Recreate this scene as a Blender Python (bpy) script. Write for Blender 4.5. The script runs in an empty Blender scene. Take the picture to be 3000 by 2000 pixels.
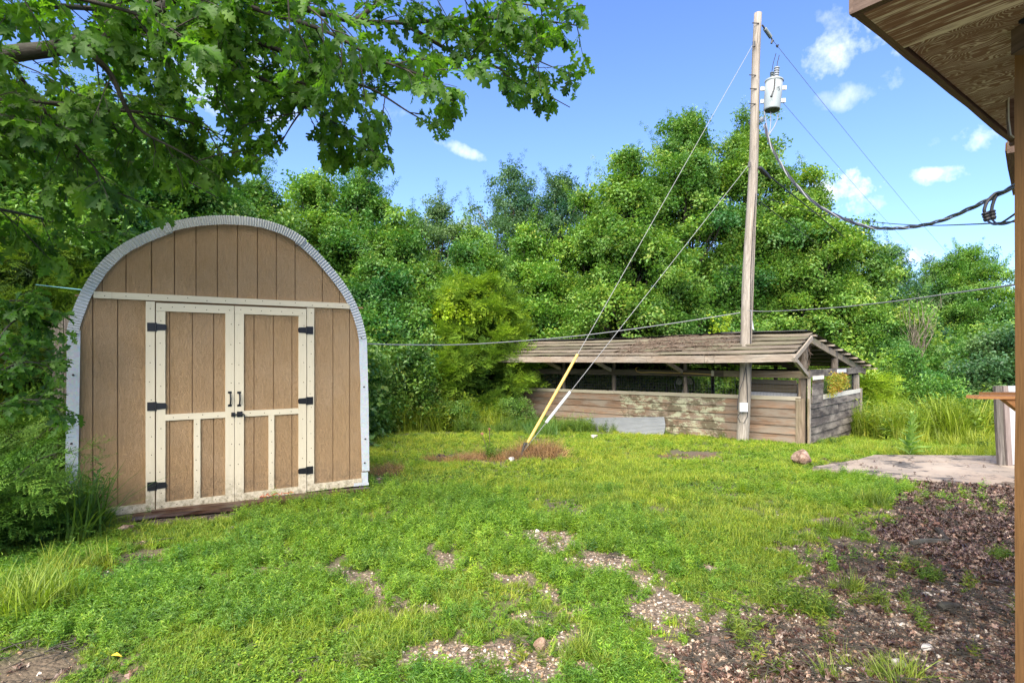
import bpy, math, random
import numpy as np
from mathutils import Vector, Matrix, Euler

R = math.radians
SC = bpy.context.scene
rng = np.random.default_rng(7)
random.seed(7)
F = 1667.0      # focal length of the photograph in its own pixels
HZ = 1038.0     # row of the horizon
CAMZ = 1.6

# ---------------------------------------------------------------- camera, world, sun, exposure
cam_d = bpy.data.cameras.new('camera')
cam = bpy.data.objects.new('camera', cam_d)
SC.collection.objects.link(cam)
cam.location = (0, 0, CAMZ)
cam.rotation_euler = (R(90), 0, 0)
cam_d.sensor_width = 36
cam_d.lens = F / 3000 * 36
cam_d.shift_y = (HZ - 1000) / 3000
cam_d.clip_end = 2000
cam_d.clip_start = 0.05
SC.camera = cam

SUN_EL, SUN_AZ = 45, 198      # azimuth: compass direction the light comes from, 0 = +Y, 90 = +X
SC.view_settings.view_transform = 'Standard'
SC.view_settings.look = 'None'
SC.view_settings.gamma = 1
SC.view_settings.use_curve_mapping = False
SC.view_settings.exposure = 1.76
SC.render.engine = 'CYCLES'
SC.cycles.use_denoising = True
SC.cycles.denoising_prefilter = 'NONE'
SC.cycles.denoising_input_passes = 'RGB_ALBEDO_NORMAL'
SC.cycles.max_bounces = 8
SC.cycles.diffuse_bounces = 3
SC.cycles.transmission_bounces = 4
SC.cycles.transparent_max_bounces = 6
SC.cycles.sample_clamp_indirect = 6

def nd(nt, typ, ins=None, **props):
    n = nt.nodes.new(typ)
    for k, v in props.items():
        setattr(n, k, v)
    for k, v in (ins or {}).items():
        s = n.inputs[k]
        if isinstance(v, bpy.types.NodeSocket):
            nt.links.new(v, s)
        elif isinstance(v, bpy.types.Node):
            nt.links.new(v.outputs[0], s)
        else:
            s.default_value = v
    return n
def c4(c): return (c[0], c[1], c[2], 1)
def math_(nt, op, a, b=0.0, c=0.0, clamp=False):
    return nd(nt, 'ShaderNodeMath', {0: a, 1: b, 2: c}, operation=op, use_clamp=clamp).outputs[0]
def ramp(nt, fac, stops, interp='LINEAR'):
    r = nd(nt, 'ShaderNodeValToRGB', {0: fac})
    e = r.color_ramp.elements
    r.color_ramp.interpolation = interp
    while len(e) < len(stops): e.new(0.5)
    for i, (p, c) in enumerate(stops):
        e[i].position = p
        e[i].color = c4(c) if hasattr(c, '__len__') else (c, c, c, 1)
    return r.outputs[0]
def mixc(nt, fac, a, b, blend='MIX'):
    m = nt.nodes.new('ShaderNodeMix'); m.data_type = 'RGBA'; m.blend_type = blend
    for s, v in ((m.inputs[0], fac), (m.inputs[6], a), (m.inputs[7], b)):
        if isinstance(v, bpy.types.NodeSocket): nt.links.new(v, s)
        elif hasattr(v, '__len__'): s.default_value = c4(v)
        else: s.default_value = v
    return m.outputs[2]

world = bpy.data.worlds.new('World'); SC.world = world; world.use_nodes = True
wt = world.node_tree; wt.nodes.clear()
sky = nd(wt, 'ShaderNodeTexSky', sky_type='NISHITA', sun_disc=False, sun_elevation=R(SUN_EL), sun_rotation=R(SUN_AZ),
         air_density=1.0, dust_density=0.6, ozone_density=1.6, altitude=200)
geo = nd(wt, 'ShaderNodeTexCoord').outputs['Generated']
sep = nd(wt, 'ShaderNodeSeparateXYZ', {0: geo})
# small fair-weather clouds: each a soft noisy ellipse at its own direction
def wdir(px, py):
    return Vector(((px-1500)/F, 1, (HZ-py)/F)).normalized()
cn1 = nd(wt, 'ShaderNodeTexNoise', {'Vector': geo, 'Scale': 13.0, 'Detail': 8.0, 'Roughness': 0.58}).outputs[0]
cn2 = nd(wt, 'ShaderNodeTexNoise', {'Vector': geo, 'Scale': 26.0, 'Detail': 6.0, 'Roughness': 0.6}).outputs[0]
cnn = math_(wt, 'ADD', math_(wt, 'MULTIPLY', math_(wt, 'SUBTRACT', cn1, 0.5), 4.6), math_(wt, 'MULTIPLY', math_(wt, 'SUBTRACT', cn2, 0.5), 2.2))
total = None
CLOUDS = [(2530,120,170,75,0,1.0),(2440,45,110,50,20,.6),(2530,265,110,40,-10,.55),(2480,560,118,56,4,1.9),(2560,590,70,36,0,1.0),(2735,515,75,28,4,1.15),(2890,400,85,42,5,1.0),
          (2760,415,60,22,0,.45),(1345,438,75,19,20,.75),(2670,750,70,30,0,.8),(2590,735,60,30,0,.7),(2430,290,40,22,0,.35),(1740,640,90,40,0,.7),(1400,660,80,40,0,.6),(1150,330,60,30,0,.4),
          (700,230,260,130,10,.9),(60,900,300,200,0,.7),(-700,300,420,190,0,1.0),(3600,350,380,150,8,1.0),(4400,760,420,140,0,1.0),(1500,-900,400,200,0,.9),(2900,-700,420,180,10,1.0),(-300,-900,420,200,0,1.0)]
for (px, py, rx, ry, rot, amp) in CLOUDS:
    d = wdir(px, py); rt = d.cross(Vector((0,0,1))).normalized(); up = rt.cross(d).normalized()
    k = math.sqrt(((px-1500)/F)**2 + 1 + ((HZ-py)/F)**2)
    a = R(-rot); rr = rt*math.cos(a)+up*math.sin(a); uu = up*math.cos(a)-rt*math.sin(a)
    x = nd(wt, 'ShaderNodeVectorMath', {0: geo, 1: rr*(F*k/rx/1.0)}, operation='DOT_PRODUCT').outputs['Value']
    y = nd(wt, 'ShaderNodeVectorMath', {0: geo, 1: uu*(F*k/ry/1.0)}, operation='DOT_PRODUCT').outputs['Value']
    f = nd(wt, 'ShaderNodeVectorMath', {0: geo, 1: d}, operation='DOT_PRODUCT').outputs['Value']
    r2 = math_(wt, 'ADD', math_(wt, 'MULTIPLY', x, x), math_(wt, 'MULTIPLY', y, y))
    v = math_(wt, 'ADD', math_(wt, 'SUBTRACT', 0.75, r2), cnn)
    v = math_(wt, 'MULTIPLY', math_(wt, 'MULTIPLY', v, 0.62*amp, clamp=True), math_(wt, 'GREATER_THAN', f, 0.3))
    total = v if total is None else math_(wt, 'MAXIMUM', total, v)
horizon_veil = math_(wt, 'MULTIPLY', math_(wt, 'POWER', math_(wt, 'SUBTRACT', 1.0, math_(wt, 'MAXIMUM', sep.outputs[2], 0.0), clamp=True), 4.0), 0.20)
SKYGAIN = 1.0
skyb = mixc(wt, 1.0, sky.outputs[0], (.66, .80, 1.14), 'MULTIPLY')
skyc = mixc(wt, horizon_veil, skyb, (3.0, 4.0, 6.0))
skyc = mixc(wt, math_(wt, 'MULTIPLY', total, 0.88), skyc, (5.2, 5.5, 6.2))
bg = nd(wt, 'ShaderNodeBackground', {0: skyc, 1: 0.086})
nd(wt, 'ShaderNodeOutputWorld', {0: bg})

sun_d = bpy.data.lights.new('sun', 'SUN'); sun = bpy.data.objects.new('sun', sun_d); SC.collection.objects.link(sun)
sun_d.energy = 4.2; sun_d.angle = R(68); sun_d.color = (1, .90, .74)
sd = Vector((math.sin(R(SUN_AZ))*math.cos(R(SUN_EL)), math.cos(R(SUN_AZ))*math.cos(R(SUN_EL)), math.sin(R(SUN_EL))))
sun.rotation_euler = sd.to_track_quat('Z', 'Y').to_euler()
sun.location = sd*50

# ---------------------------------------------------------------- helpers
def P(px, py, Y): return Vector(((px-1500)/F*Y, Y, CAMZ+(HZ-py)/F*Y))

_h = np.random.default_rng(11).random((256, 256))
def vnoise(x, y, s=1.0, o=0):
    x = np.asarray(x, float)*s+o*17.3+1000; y = np.asarray(y, float)*s+o*9.1+1000
    xi = np.floor(x).astype(int); yi = np.floor(y).astype(int); fx = x-xi; fy = y-yi
    fx = fx*fx*(3-2*fx); fy = fy*fy*(3-2*fy)
    g = lambda a, b: _h[a % 256, b % 256]
    return (g(xi,yi)*(1-fx)+g(xi+1,yi)*fx)*(1-fy)+(g(xi,yi+1)*(1-fx)+g(xi+1,yi+1)*fx)*fy
def fbm(x, y, s=1.0, o=0, n=4):
    v = 0; a = .5; t = 0
    for i in range(n):
        v = v+a*vnoise(x, y, s*2**i, o+i*3); t += a; a *= .5
    return v/t

def ground_z(x, y):
    x = np.asarray(x, float); y = np.asarray(y, float)
    t = np.clip(y-5.2, 0, 60)
    z = -.055*t
    z = z-.012*np.clip(x-8, 0, 30)*(y > 5)
    near = np.exp(-((y-8)/14.0)**2)
    z = z+(fbm(x, y, .5, 2)-.5)*.10*near+(fbm(x, y, 2.3, 5)-.5)*.045*near
    z = z+.16*np.exp(-(((x-.15)/.9)**2+((y-10.7)/.55)**2))*1.0          # small mound at the guy anchor
    # level pads under the shed and the slab
    return z
def gz(x, y): return float(ground_z(x, y))

class MB:
    def __init__(self): self.v = []; self.f = []; self.lc = []; self.has = False
    def add(self, vs, fs, lcs=None):
        n = len(self.v)
        self.v += [Vector(p) for p in vs]; self.f += [tuple(i+n for i in f) for f in fs]
        if lcs is None: lcs = [tuple(p) for p in vs]
        self.lc += lcs
        return self
    def obox(self, o, ax, ay, az, lx, ly, lz, n=1, jit=0.0, bow=0.0):
        """box from corner o along axes; lx is the long (grain) axis, n segments along it"""
        o = Vector(o); ax = Vector(ax).normalized(); ay = Vector(ay).normalized(); az = Vector(az).normalized()
        off = (random.random()*50, random.random()*50, random.random()*50)
        vs = []; fs = []; lc = []
        ph = random.random()*6.28
        for i in range(n+1):
            t = i/n
            b = bow*math.sin(t*math.pi+ph)
            for (a, c) in ((0,0),(1,0),(1,1),(0,1)):
                j = [(random.random()-.5)*2*jit for _ in range(3)]
                vs.append(o+ax*(lx*t+(j[0] if i in (0,n) else 0))+ay*(ly*a+j[1]+b)+az*(lz*c+j[2]))
                lc.append((lx*t+off[0], ly*a+off[1], lz*c+off[2]))
        for i in range(n):
            k = i*4
            for q in range(4):
                fs.append((k+q, k+(q+1) % 4, k+4+(q+1) % 4, k+4+q))
        fs.append((3,2,1,0)); k = n*4; fs.append((k,k+1,k+2,k+3))
        return self.add(vs, fs, lc)
    def box(self, a, b, **k):
        a = Vector(a); b = Vector(b)
        return self.obox(a, (1,0,0), (0,1,0), (0,0,1), b[0]-a[0], b[1]-a[1], b[2]-a[2], **k)
    def beam(self, p0, p1, w, h, up=(0,0,1), n=3, jit=0.003, bow=0.0):
        """squared timber from p0 to p1 (centre line), width w sideways, height h along up"""
        p0 = Vector(p0); p1 = Vector(p1); ax = (p1-p0); L = ax.length; ax.normalize()
        s = ax.cross(Vector(up)).normalized(); u = s.cross(ax).normalized()
        return self.obox(p0-s*w/2-u*h/2, ax, s, u, L, w, h, n=n, jit=jit, bow=bow)
    def tube(self, pts, r, seg=6, cap=True):
        pts = [Vector(p) for p in pts]; n = len(pts)
        rs = r if hasattr(r, '__len__') else [r]*n
        off = (random.random()*50, random.random()*50, random.random()*50)
        vs = []; fs = []; lc = []; L = 0; pu = None
        for i, p in enumerate(pts):
            t = (pts[min(i+1, n-1)]-pts[max(i-1, 0)])
            if t.length < 1e-9: t = Vector((0,0,1))
            t.normalize()
            if i: L += (p-pts[i-1]).length
            u = Vector((0,0,1)) if abs(t.z) < .95 else Vector((1,0,0))
            if pu is not None and abs(pu.dot(t)) < .95: u = pu
            s = t.cross(u).normalized(); u = s.cross(t).normalized(); pu = u
            for k in range(seg):
                a = 2*math.pi*k/seg
                vs.append(p+(s*math.cos(a)+u*math.sin(a))*rs[i])
                lc.append((L+off[0], math.cos(a)*rs[i]+off[1], math.sin(a)*rs[i]+off[2]))
        for i in range(n-1):
            for k in range(seg):
                a = i*seg+k; b = i*seg+(k+1) % seg
                fs.append((a, b, b+seg, a+seg))
        if cap:
            fs.append(tuple(range(seg))[::-1]); fs.append(tuple(range((n-1)*seg, n*seg)))
        return self.add(vs, fs, lc)
    def prism(self, poly, thick):
        """poly: 3D loop (planar), thick: Vector extrusion"""
        n = len(poly); poly = [Vector(p) for p in poly]; thick = Vector(thick)
        vs = poly+[p+thick for p in poly]
        off = Vector((random.random()*50, random.random()*50, random.random()*50))
        lc = [tuple(p+off) for p in vs]
        fs = [tuple(range(n))[::-1], tuple(range(n, 2*n))]
        for i in range(n): fs.append((i, (i+1) % n, n+(i+1) % n, n+i))
        return self.add(vs, fs, lc)
    def lathe(self, o, ax, prof, seg=20):
        """prof: list of (distance along ax, radius)"""
        o = Vector(o); ax = Vector(ax).normalized()
        return self.tube([o+ax*d for d, r in prof], [max(r, 1e-4) for d, r in prof], seg=seg)
    def build(self, name, m=None, parent=None, smooth=False, loc=None, kind=None, label=None):
        me = bpy.data.meshes.new(name)
        L = Vector(loc) if loc is not None else (Vector(parent['_base']) if parent is not None else Vector((0,0,0)))
        me.from_pydata([tuple(p-L) for p in self.v], [], self.f)
        at = me.attributes.new('lc', 'FLOAT_VECTOR', 'POINT')
        at.data.foreach_set('vector', np.array(self.lc, float).ravel())
        me.update()
        if smooth: me.polygons.foreach_set('use_smooth', [True]*len(me.polygons))
        o = bpy.data.objects.new(name, me)
        if m: me.materials.append(m)
        SC.collection.objects.link(o)
        if parent is not None:
            o.parent = parent
            b = parent.get('_base'); o['_base'] = list(b)
        else:
            o.location = L; o['_base'] = list(L)
        if kind: o['kind'] = kind
        if label: o['label'] = label
        return o

def tag(o, label=None, cat=None, group=None, kind=None):
    if label: o['label'] = label
    if cat: o['category'] = cat
    if group: o['group'] = group
    if kind: o['kind'] = kind
    return o
def thing(name, loc, label, cat, group=None):
    o = bpy.data.objects.new(name, None); SC.collection.objects.link(o)
    o.location = loc; o['_base'] = list(loc); o.empty_display_size = .1
    return tag(o, label, cat, group)

# ---------------------------------------------------------------- materials
MATS = {}
def newmat(name):
    m = bpy.data.materials.new(name); m.use_nodes = True; m.node_tree.nodes.clear(); MATS[name] = m
    return m, m.node_tree
def finish(nt, col, rough=.8, bump=None, bstr=.3, bdist=.01, metal=0.0, spec=.5, extra=None):
    ins = {'Base Color': col if isinstance(col, bpy.types.NodeSocket) else c4(col), 'Roughness': rough, 'Metallic': metal, 'Specular IOR Level': spec}
    if extra: ins.update(extra)
    if bump is not None:
        ins['Normal'] = nd(nt, 'ShaderNodeBump', {'Height': bump, 'Strength': bstr, 'Distance': bdist}).outputs[0]
    b = nd(nt, 'ShaderNodeBsdfPrincipled', ins)
    nd(nt, 'ShaderNodeOutputMaterial', {0: b})
    return b
def noise(nt, vec, scale, detail=5.0, rough=.6, dist=0.0):
    return nd(nt, 'ShaderNodeTexNoise', {'Vector': vec, 'Scale': scale, 'Detail': detail, 'Roughness': rough, 'Distortion': dist}).outputs[0]
def vmul(nt, vec, s): return nd(nt, 'ShaderNodeVectorMath', {0: vec, 1: s}, operation='MULTIPLY').outputs[0]
def lcv(nt): return nd(nt, 'ShaderNodeAttribute', attribute_name='lc').outputs['Vector']
def objrand(nt): return nd(nt, 'ShaderNodeObjectInfo').outputs['Random']
def posv(nt): return nd(nt, 'ShaderNodeNewGeometry').outputs['Position']

def plain(name, col, rough=.6, metal=0.0, var=.15, scale=20, bump=.1):
    m, nt = newmat(name)
    n = noise(nt, posv(nt), scale)
    c = mixc(nt, n, [x*(1-var) for x in col], [min(1, x*(1+var)) for x in col])
    finish(nt, c, rough, n, bump, .004, metal)
    return m
def wood(name, cols, gs=(1.2, 26, 26), rough=.85, bump=.5, stain=None, stain_amt=.5, objvar=.25, stain_scale=1.3, wet=0, patch=None):
    """weathered board: grain along lc.x; cols dark..light; stain colour in soft blotches; patch=(colour, coverage, scale) hard-edged flakes"""
    m, nt = newmat(name)
    v = lcv(nt)
    warp = noise(nt, vmul(nt, v, (1.1, 3, 3)), 1.5, 2)
    gv = nd(nt, 'ShaderNodeVectorMath', {0: vmul(nt, v, gs), 1: nd(nt, 'ShaderNodeCombineXYZ', {1: math_(nt, 'MULTIPLY', warp, 4.0)}).outputs[0]}, operation='ADD').outputs[0]
    g = noise(nt, gv, 1.6, 7, .65, .4)
    n = len(cols)
    base = ramp(nt, g, [(.28+.44*i/(n-1), cols[i]) for i in range(n)])
    ov = math_(nt, 'MULTIPLY_ADD', math_(nt, 'SUBTRACT', objrand(nt), .5), 2*objvar, 1.0)
    base = nd(nt, 'ShaderNodeVectorMath', {0: base, 3: ov}, operation='SCALE').outputs[0]
    big = noise(nt, vmul(nt, v, (.6, 1.6, 1.6)), stain_scale, 5, .65)
    if stain:
        base = mixc(nt, math_(nt, 'MULTIPLY', ramp(nt, big, [(.42, 0.), (.66, 1.)]), stain_amt), base, stain)
    crack = ramp(nt, noise(nt, vmul(nt, v, (1.0, 60, 60)), 1.3, 3, .5), [(.30, 1.), (.36, 0.)])
    base = mixc(nt, math_(nt, 'MULTIPLY', crack, .55), base, [c*.35 for c in cols[0]])
    if patch:
        pn = noise(nt, posv(nt), patch[2], 8, .72)
        base = mixc(nt, math_(nt, 'MULTIPLY', ramp(nt, pn, [(1-patch[1]-.02, 0.), (1-patch[1]+.02, 1.)]), .85), base, patch[0])
    h = math_(nt, 'SUBTRACT', g, math_(nt, 'MULTIPLY', crack, .5))
    finish(nt, base, rough, h, bump, .006, spec=.3 if not wet else .5)
    return m

M_siding, nt = newmat('siding_paint')
_v = lcv(nt)
_w = noise(nt, vmul(nt, _v, (1.0, 7, 7)), 1.6, 4, .6)
_ring = nd(nt, 'ShaderNodeTexWave', {'Vector': nd(nt, 'ShaderNodeVectorMath', {0: vmul(nt, _v, (1.6, 26, 26)), 1: nd(nt, 'ShaderNodeCombineXYZ', {1: math_(nt, 'MULTIPLY', _w, 16.0)}).outputs[0]}, operation='ADD').outputs[0],
             'Scale': 2.0, 'Distortion': 3.0, 'Detail': 3.0, 'Detail Scale': 2.0}, bands_direction='Y').outputs['Fac']
_fib = noise(nt, vmul(nt, _v, (9, 55, 55)), 1.0, 5, .7)
_hh = math_(nt, 'ADD', math_(nt, 'MULTIPLY', _ring, .6), _fib)
_c = mixc(nt, ramp(nt, _fib, [(.3, 0.), (.7, 1.)]), (.38, .238, .112), (.47, .30, .145))
_c = mixc(nt, ramp(nt, _ring, [(.0, .35), (.3, 0.)]), _c, (.29, .175, .08))
_d = noise(nt, posv(nt), 1.7, 6)
_c = mixc(nt, ramp(nt, _d, [(.45, 0.), (.75, .35)]), _c, (.52, .38, .24))
_zz = nd(nt, 'ShaderNodeSeparateXYZ', {0: posv(nt)}).outputs[2]
_mud = math_(nt, 'MULTIPLY', ramp(nt, _zz, [(.0, 1.), (.34, 0.)]), ramp(nt, noise(nt, posv(nt), 16, 8, .75), [(.40, 0.), (.62, .75)]))
_c = mixc(nt, _mud, _c, (.13, .10, .06))
_c = mixc(nt, math_(nt, 'MULTIPLY', objrand(nt), .16), _c, (.30, .20, .12))
finish(nt, _c, .62, _hh, .9, .006)
M_grooveshade = plain('groove_shade_brown', (.22, .135, .065), .8)  # siding brown made darker, the shade of the grooves put into the colour
M_trim, nt = newmat('cream_trim_paint')
_v = lcv(nt)
_g = noise(nt, vmul(nt, _v, (3, 40, 40)), 1.5, 5)
_c = mixc(nt, _g, (.53, .46, .32), (.62, .55, .40))
_pk = noise(nt, posv(nt), 34, 7, .75)
_c = mixc(nt, ramp(nt, _pk, [(.70, 0.), (.715, .9)]), _c, (.10, .075, .05))
_dz = noise(nt, vmul(nt, _v, (1.2, 6, 6)), 2.0, 5)
_c = mixc(nt, ramp(nt, _dz, [(.5, 0.), (.8, .30)]), _c, (.40, .34, .22))
_zz = nd(nt, 'ShaderNodeSeparateXYZ', {0: posv(nt)}).outputs[2]
_mud = math_(nt, 'MULTIPLY', ramp(nt, _zz, [(.0, 1.), (.30, 0.)]), ramp(nt, noise(nt, posv(nt), 22, 8, .75), [(.42, 0.), (.60, .8)]))
_c = mixc(nt, _mud, _c, (.20, .165, .095))
finish(nt, _c, .6, _g, .25, .004)
M_galv, nt = newmat('galvanised_metal')
_p = posv(nt)
_n1 = nd(nt, 'ShaderNodeTexVoronoi', {'Vector': _p, 'Scale': 55.0}).outputs['Color']
_n2 = noise(nt, _p, 2.5, 6)
_c = mixc(nt, _n2, (.46, .49, .50), (.64, .66, .665))
_c = mixc(nt, .12, _c, _n1, 'OVERLAY')
finish(nt, _c, .45, _n2, .1, .005, metal=.25)
M_corr = plain('corrugated_trim_metal', (.50, .52, .53), .5, .15, .12, 3, .02)
M_black = plain('black_iron', (.012, .012, .014), .45, .3, .2)
M_nail = plain('nail_head', (.06, .045, .035), .6, .4)
M_wire = plain('steel_wire', (.24, .245, .25), .6, .2)
M_wiredark = plain('grey_wire_mesh', (.16, .165, .165), .55, .4)
M_cable = plain('black_cable', (.018, .018, .02), .5)
M_pvc = plain('grey_guard_pipe', (.52, .53, .54), .5)
M_yellow = plain('yellow_guard', (.62, .40, .10), .5, var=.12)
M_can = plain('transformer_paint', (.27, .31, .31), .42, .0, .05, 5)
M_ceramic = plain('grey_porcelain', (.30, .33, .37), .25)
M_white = plain('white_plastic', (.52, .53, .54), .4)
M_red = plain('orange_twine', (.55, .10, .03), .7)

barn_cols = [(.075, .045, .028), (.19, .115, .065), (.30, .185, .10)]
M_barn, nt = newmat('barn_siding')
_v = lcv(nt); _p = posv(nt)
_g = noise(nt, vmul(nt, _v, (1.2, 26, 26)), 1.6, 7, .65, .4)
_c = ramp(nt, _g, [(.28, (.07, .045, .03)), (.5, (.18, .112, .07)), (.72, (.29, .195, .125))])
_ov = math_(nt, 'MULTIPLY_ADD', math_(nt, 'SUBTRACT', objrand(nt), .5), .4, 1.0)
_c = nd(nt, 'ShaderNodeVectorMath', {0: _c, 3: _ov}, operation='SCALE').outputs[0]
_gr = noise(nt, vmul(nt, _v, (.7, 2.4, 2.4)), 1.6, 6, .7)
_c = mixc(nt, ramp(nt, _gr, [(.42, 0.), (.60, .85)]), _c, (.20, .172, .135))        # greyed wood
# pale green lichen paint flakes with dark mould, only on the middle stretch of the wall
_sx = nd(nt, 'ShaderNodeSeparateXYZ', {0: _p})
_m1 = math_(nt, 'MULTIPLY', ramp(nt, math_(nt, 'MULTIPLY', math_(nt, 'SUBTRACT', _sx.outputs[0], 2.2), .55), [(.0, 0.), (.55, 1.)]),
            ramp(nt, math_(nt, 'MULTIPLY', math_(nt, 'SUBTRACT', _sx.outputs[0], 5.15), 4.0), [(.3, 1.), (.9, 0.)]))
_ln = noise(nt, vmul(nt, _p, (1, 1, 2.8)), 2.6, 12, .82)
_lm = ramp(nt, math_(nt, 'ADD', _ln, math_(nt, 'MULTIPLY', math_(nt, 'SUBTRACT', _m1, 1.0), .35)), [(.50, 0.), (.54, 1.)])
_c = mixc(nt, math_(nt, 'MULTIPLY', _lm, .85), _c, (.33, .35, .235))
_mn = noise(nt, vmul(nt, _p, (1, 1, 1.6)), 2.1, 12, .75)
_mm = ramp(nt, math_(nt, 'ADD', _mn, math_(nt, 'MULTIPLY', math_(nt, 'SUBTRACT', _m1, 1.0), .3)), [(.49, 0.), (.55, 1.)])
_c = mixc(nt, math_(nt, 'MULTIPLY', _mm, .85), _c, (.075, .06, .035))
finish(nt, _c, .85, _g, .5, .006, spec=.3)
M_barndark = wood('dark_siding', [(.022, .019, .018), (.06, .05, .045), (.13, .11, .095)], stain=(.34, .30, .25), stain_amt=.6, objvar=.3, stain_scale=2.2, patch=((.30, .17, .09), .30, 2.2))
M_greywood = wood('grey_timber', [(.12, .10, .085), (.25, .22, .18), (.38, .34, .28)], stain=(.16, .10, .06), stain_amt=.5)
M_fascia = wood('fascia_timber', [(.10, .08, .065), (.235, .205, .17), (.37, .33, .275)], gs=(1.2, 20, 20), stain=(.20, .12, .07), stain_amt=.45, bump=.9)
M_roofwood = wood('roof_timber', [(.055, .045, .035), (.14, .115, .088), (.245, .205, .155)], stain=(.10, .115, .05), stain_amt=.5, objvar=.3, patch=((.34, .35, .25), .24, 3.4))
M_darkbeam = wood('dark_beam', [(.03, .024, .02), (.07, .055, .042), (.13, .10, .075)], stain=(.05, .055, .03), stain_amt=.4)
M_post = wood('post_timber', [(.10, .07, .05), (.22, .165, .115), (.34, .27, .20)], stain=(.12, .13, .06), stain_amt=.5)
M_sill = wood('painted_sill', [(.27, .24, .18), (.36, .32, .245), (.45, .405, .31)], stain=(.24, .24, .15), stain_amt=.5, bump=.2)
M_sill2 = wood('pale_sill', [(.44, .42, .37), (.55, .53, .47), (.66, .63, .56)], stain=(.3, .28, .22), stain_amt=.4, bump=.2)
M_pole = wood('pole_timber', [(.085, .075, .063), (.21, .188, .16), (.34, .31, .27)], gs=(.7, 30, 30), stain=(.19, .16, .125), stain_amt=.55, stain_scale=.9)
M_fence = wood('fence_board', [(.03, .025, .022), (.085, .073, .065), (.17, .15, .135)], stain=(.05, .055, .04), stain_amt=.5)
M_wetwood = wood('wet_timber', [(.02, .01, .006), (.06, .028, .016), (.13, .065, .038)], rough=.4, stain=(.03, .02, .015), stain_amt=.5, wet=1)
M_house = wood('tan_post_paint', [(.19, .092, .03), (.275, .138, .046), (.35, .18, .062)], gs=(2.5, 60, 60), bump=.25, stain=(.10, .055, .028), stain_amt=.35)
M_orange = wood('orange_rail_paint', [(.40, .175, .06), (.50, .23, .085), (.60, .30, .12)], gs=(1, 20, 20), bump=.1)
M_soffit, nt = newmat('peeling_soffit')
_v = lcv(nt)
_wv = noise(nt, vmul(nt, _v, (1.3, 2.6, 2.6)), 1.3, 3, .5)
_bv = nd(nt, 'ShaderNodeVectorMath', {0: vmul(nt, _v, (.6, 9, 9)), 1: nd(nt, 'ShaderNodeCombineXYZ', {1: math_(nt, 'MULTIPLY', _wv, 11.0)}).outputs[0]}, operation='ADD').outputs[0]
_rg = nd(nt, 'ShaderNodeTexWave', {'Vector': _bv, 'Scale': 1.7, 'Distortion': 4.5, 'Detail': 6.0, 'Detail Scale': 3.0, 'Detail Roughness': .7}, bands_direction='Y').outputs['Fac']
_fb = noise(nt, vmul(nt, _v, (10, 110, 110)), 1.0, 5, .7)
_c = mixc(nt, _fb, (.15, .08, .056), (.29, .172, .128))
_pm = noise(nt, vmul(nt, _v, (1.2, 3.2, 3.2)), 2.3, 6, .75)
_pe = math_(nt, 'MULTIPLY', ramp(nt, _rg, [(.50, 0.), (.9, .8)]), ramp(nt, math_(nt, 'ADD', math_(nt, 'MULTIPLY', _pm, .75), math_(nt, 'MULTIPLY', _fb, .4)), [(.44, 0.), (.60, 1.)]))
_c = mixc(nt, math_(nt, 'MULTIPLY', _pe, .85), _c, (.78, .72, .64))
finish(nt, _c, .8, math_(nt, 'ADD', _rg, _fb), .5, .006)
M_bark = wood('bark', [(.012, .009, .007), (.03, .024, .019), (.065, .055, .045)], gs=(6, 40, 40), bump=1.0, stain=(.13, .14, .11), stain_amt=.35, stain_scale=5)
M_barklight = wood('grey_bark', [(.05, .04, .032), (.11, .09, .07), (.19, .16, .13)], gs=(4, 20, 20), bump=1.0)
M_twig = plain('dry_twig', (.12, .085, .06), .9)
M_concrete, nt = newmat('slab_concrete')
_p = posv(nt)
_c = mixc(nt, ramp(nt, noise(nt, _p, 1.1, 7, .65), [(.35, 0.), (.65, 1.)]), (.235, .18, .135), (.325, .27, .21))
_c = mixc(nt, ramp(nt, noise(nt, _p, 1.6, 9, .75), [(.46, 0.), (.58, .6)]), _c, (.15, .13, .11))
_c = mixc(nt, ramp(nt, noise(nt, vmul(nt, _p, (1, 1.6, 1)), 1.9, 9, .7), [(.54, 0.), (.60, .9)]), _c, (.045, .04, .035))
finish(nt, _c, .7, noise(nt, _p, 60, 4), .3, .004)

def leafmat(name, cols, trans=.35, rough=.45, tint=True, spec=.4, vein=0):
    m, nt = newmat(name)
    g = nd(nt, 'ShaderNodeNewGeometry')
    ri = g.outputs['Random Per Island']; ro = objrand(nt)
    f = math_(nt, 'ADD', math_(nt, 'MULTIPLY', ri, .55), math_(nt, 'MULTIPLY', ro, .45))
    n = len(cols)
    c = ramp(nt, f, [(.08+.84*i/max(1, n-1), cols[i]) for i in range(n)])
    if tint:
        t = nd(nt, 'ShaderNodeAttribute', attribute_name='tint', attribute_type='INSTANCER').outputs['Vector']
        one = nd(nt, 'ShaderNodeVectorMath', {0: t, 1: (1., 1., 1.)}, operation='ADD').outputs[0]   # tint stored as offset from 1, so a missing one leaves 1
        c = nd(nt, 'ShaderNodeVectorMath', {0: c, 1: one}, operation='MULTIPLY').outputs[0]
    b = nd(nt, 'ShaderNodeBsdfPrincipled', {'Base Color': c, 'Roughness': rough, 'Specular IOR Level': spec})
    tc = nd(nt, 'ShaderNodeVectorMath', {0: c, 1: (1.35, 1.45, .55)}, operation='MULTIPLY').outputs[0]
    tr = nd(nt, 'ShaderNodeBsdfTranslucent', {0: tc})
    mx = nd(nt, 'ShaderNodeMixShader', {0: trans, 1: b, 2: tr})
    nd(nt, 'ShaderNodeOutputMaterial', {0: mx})
    return m
M_oak = leafmat('oak_leaf', [(.03, .085, .012), (.055, .14, .018), (.085, .195, .02), (.13, .245, .026)], .58, .5)
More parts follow.
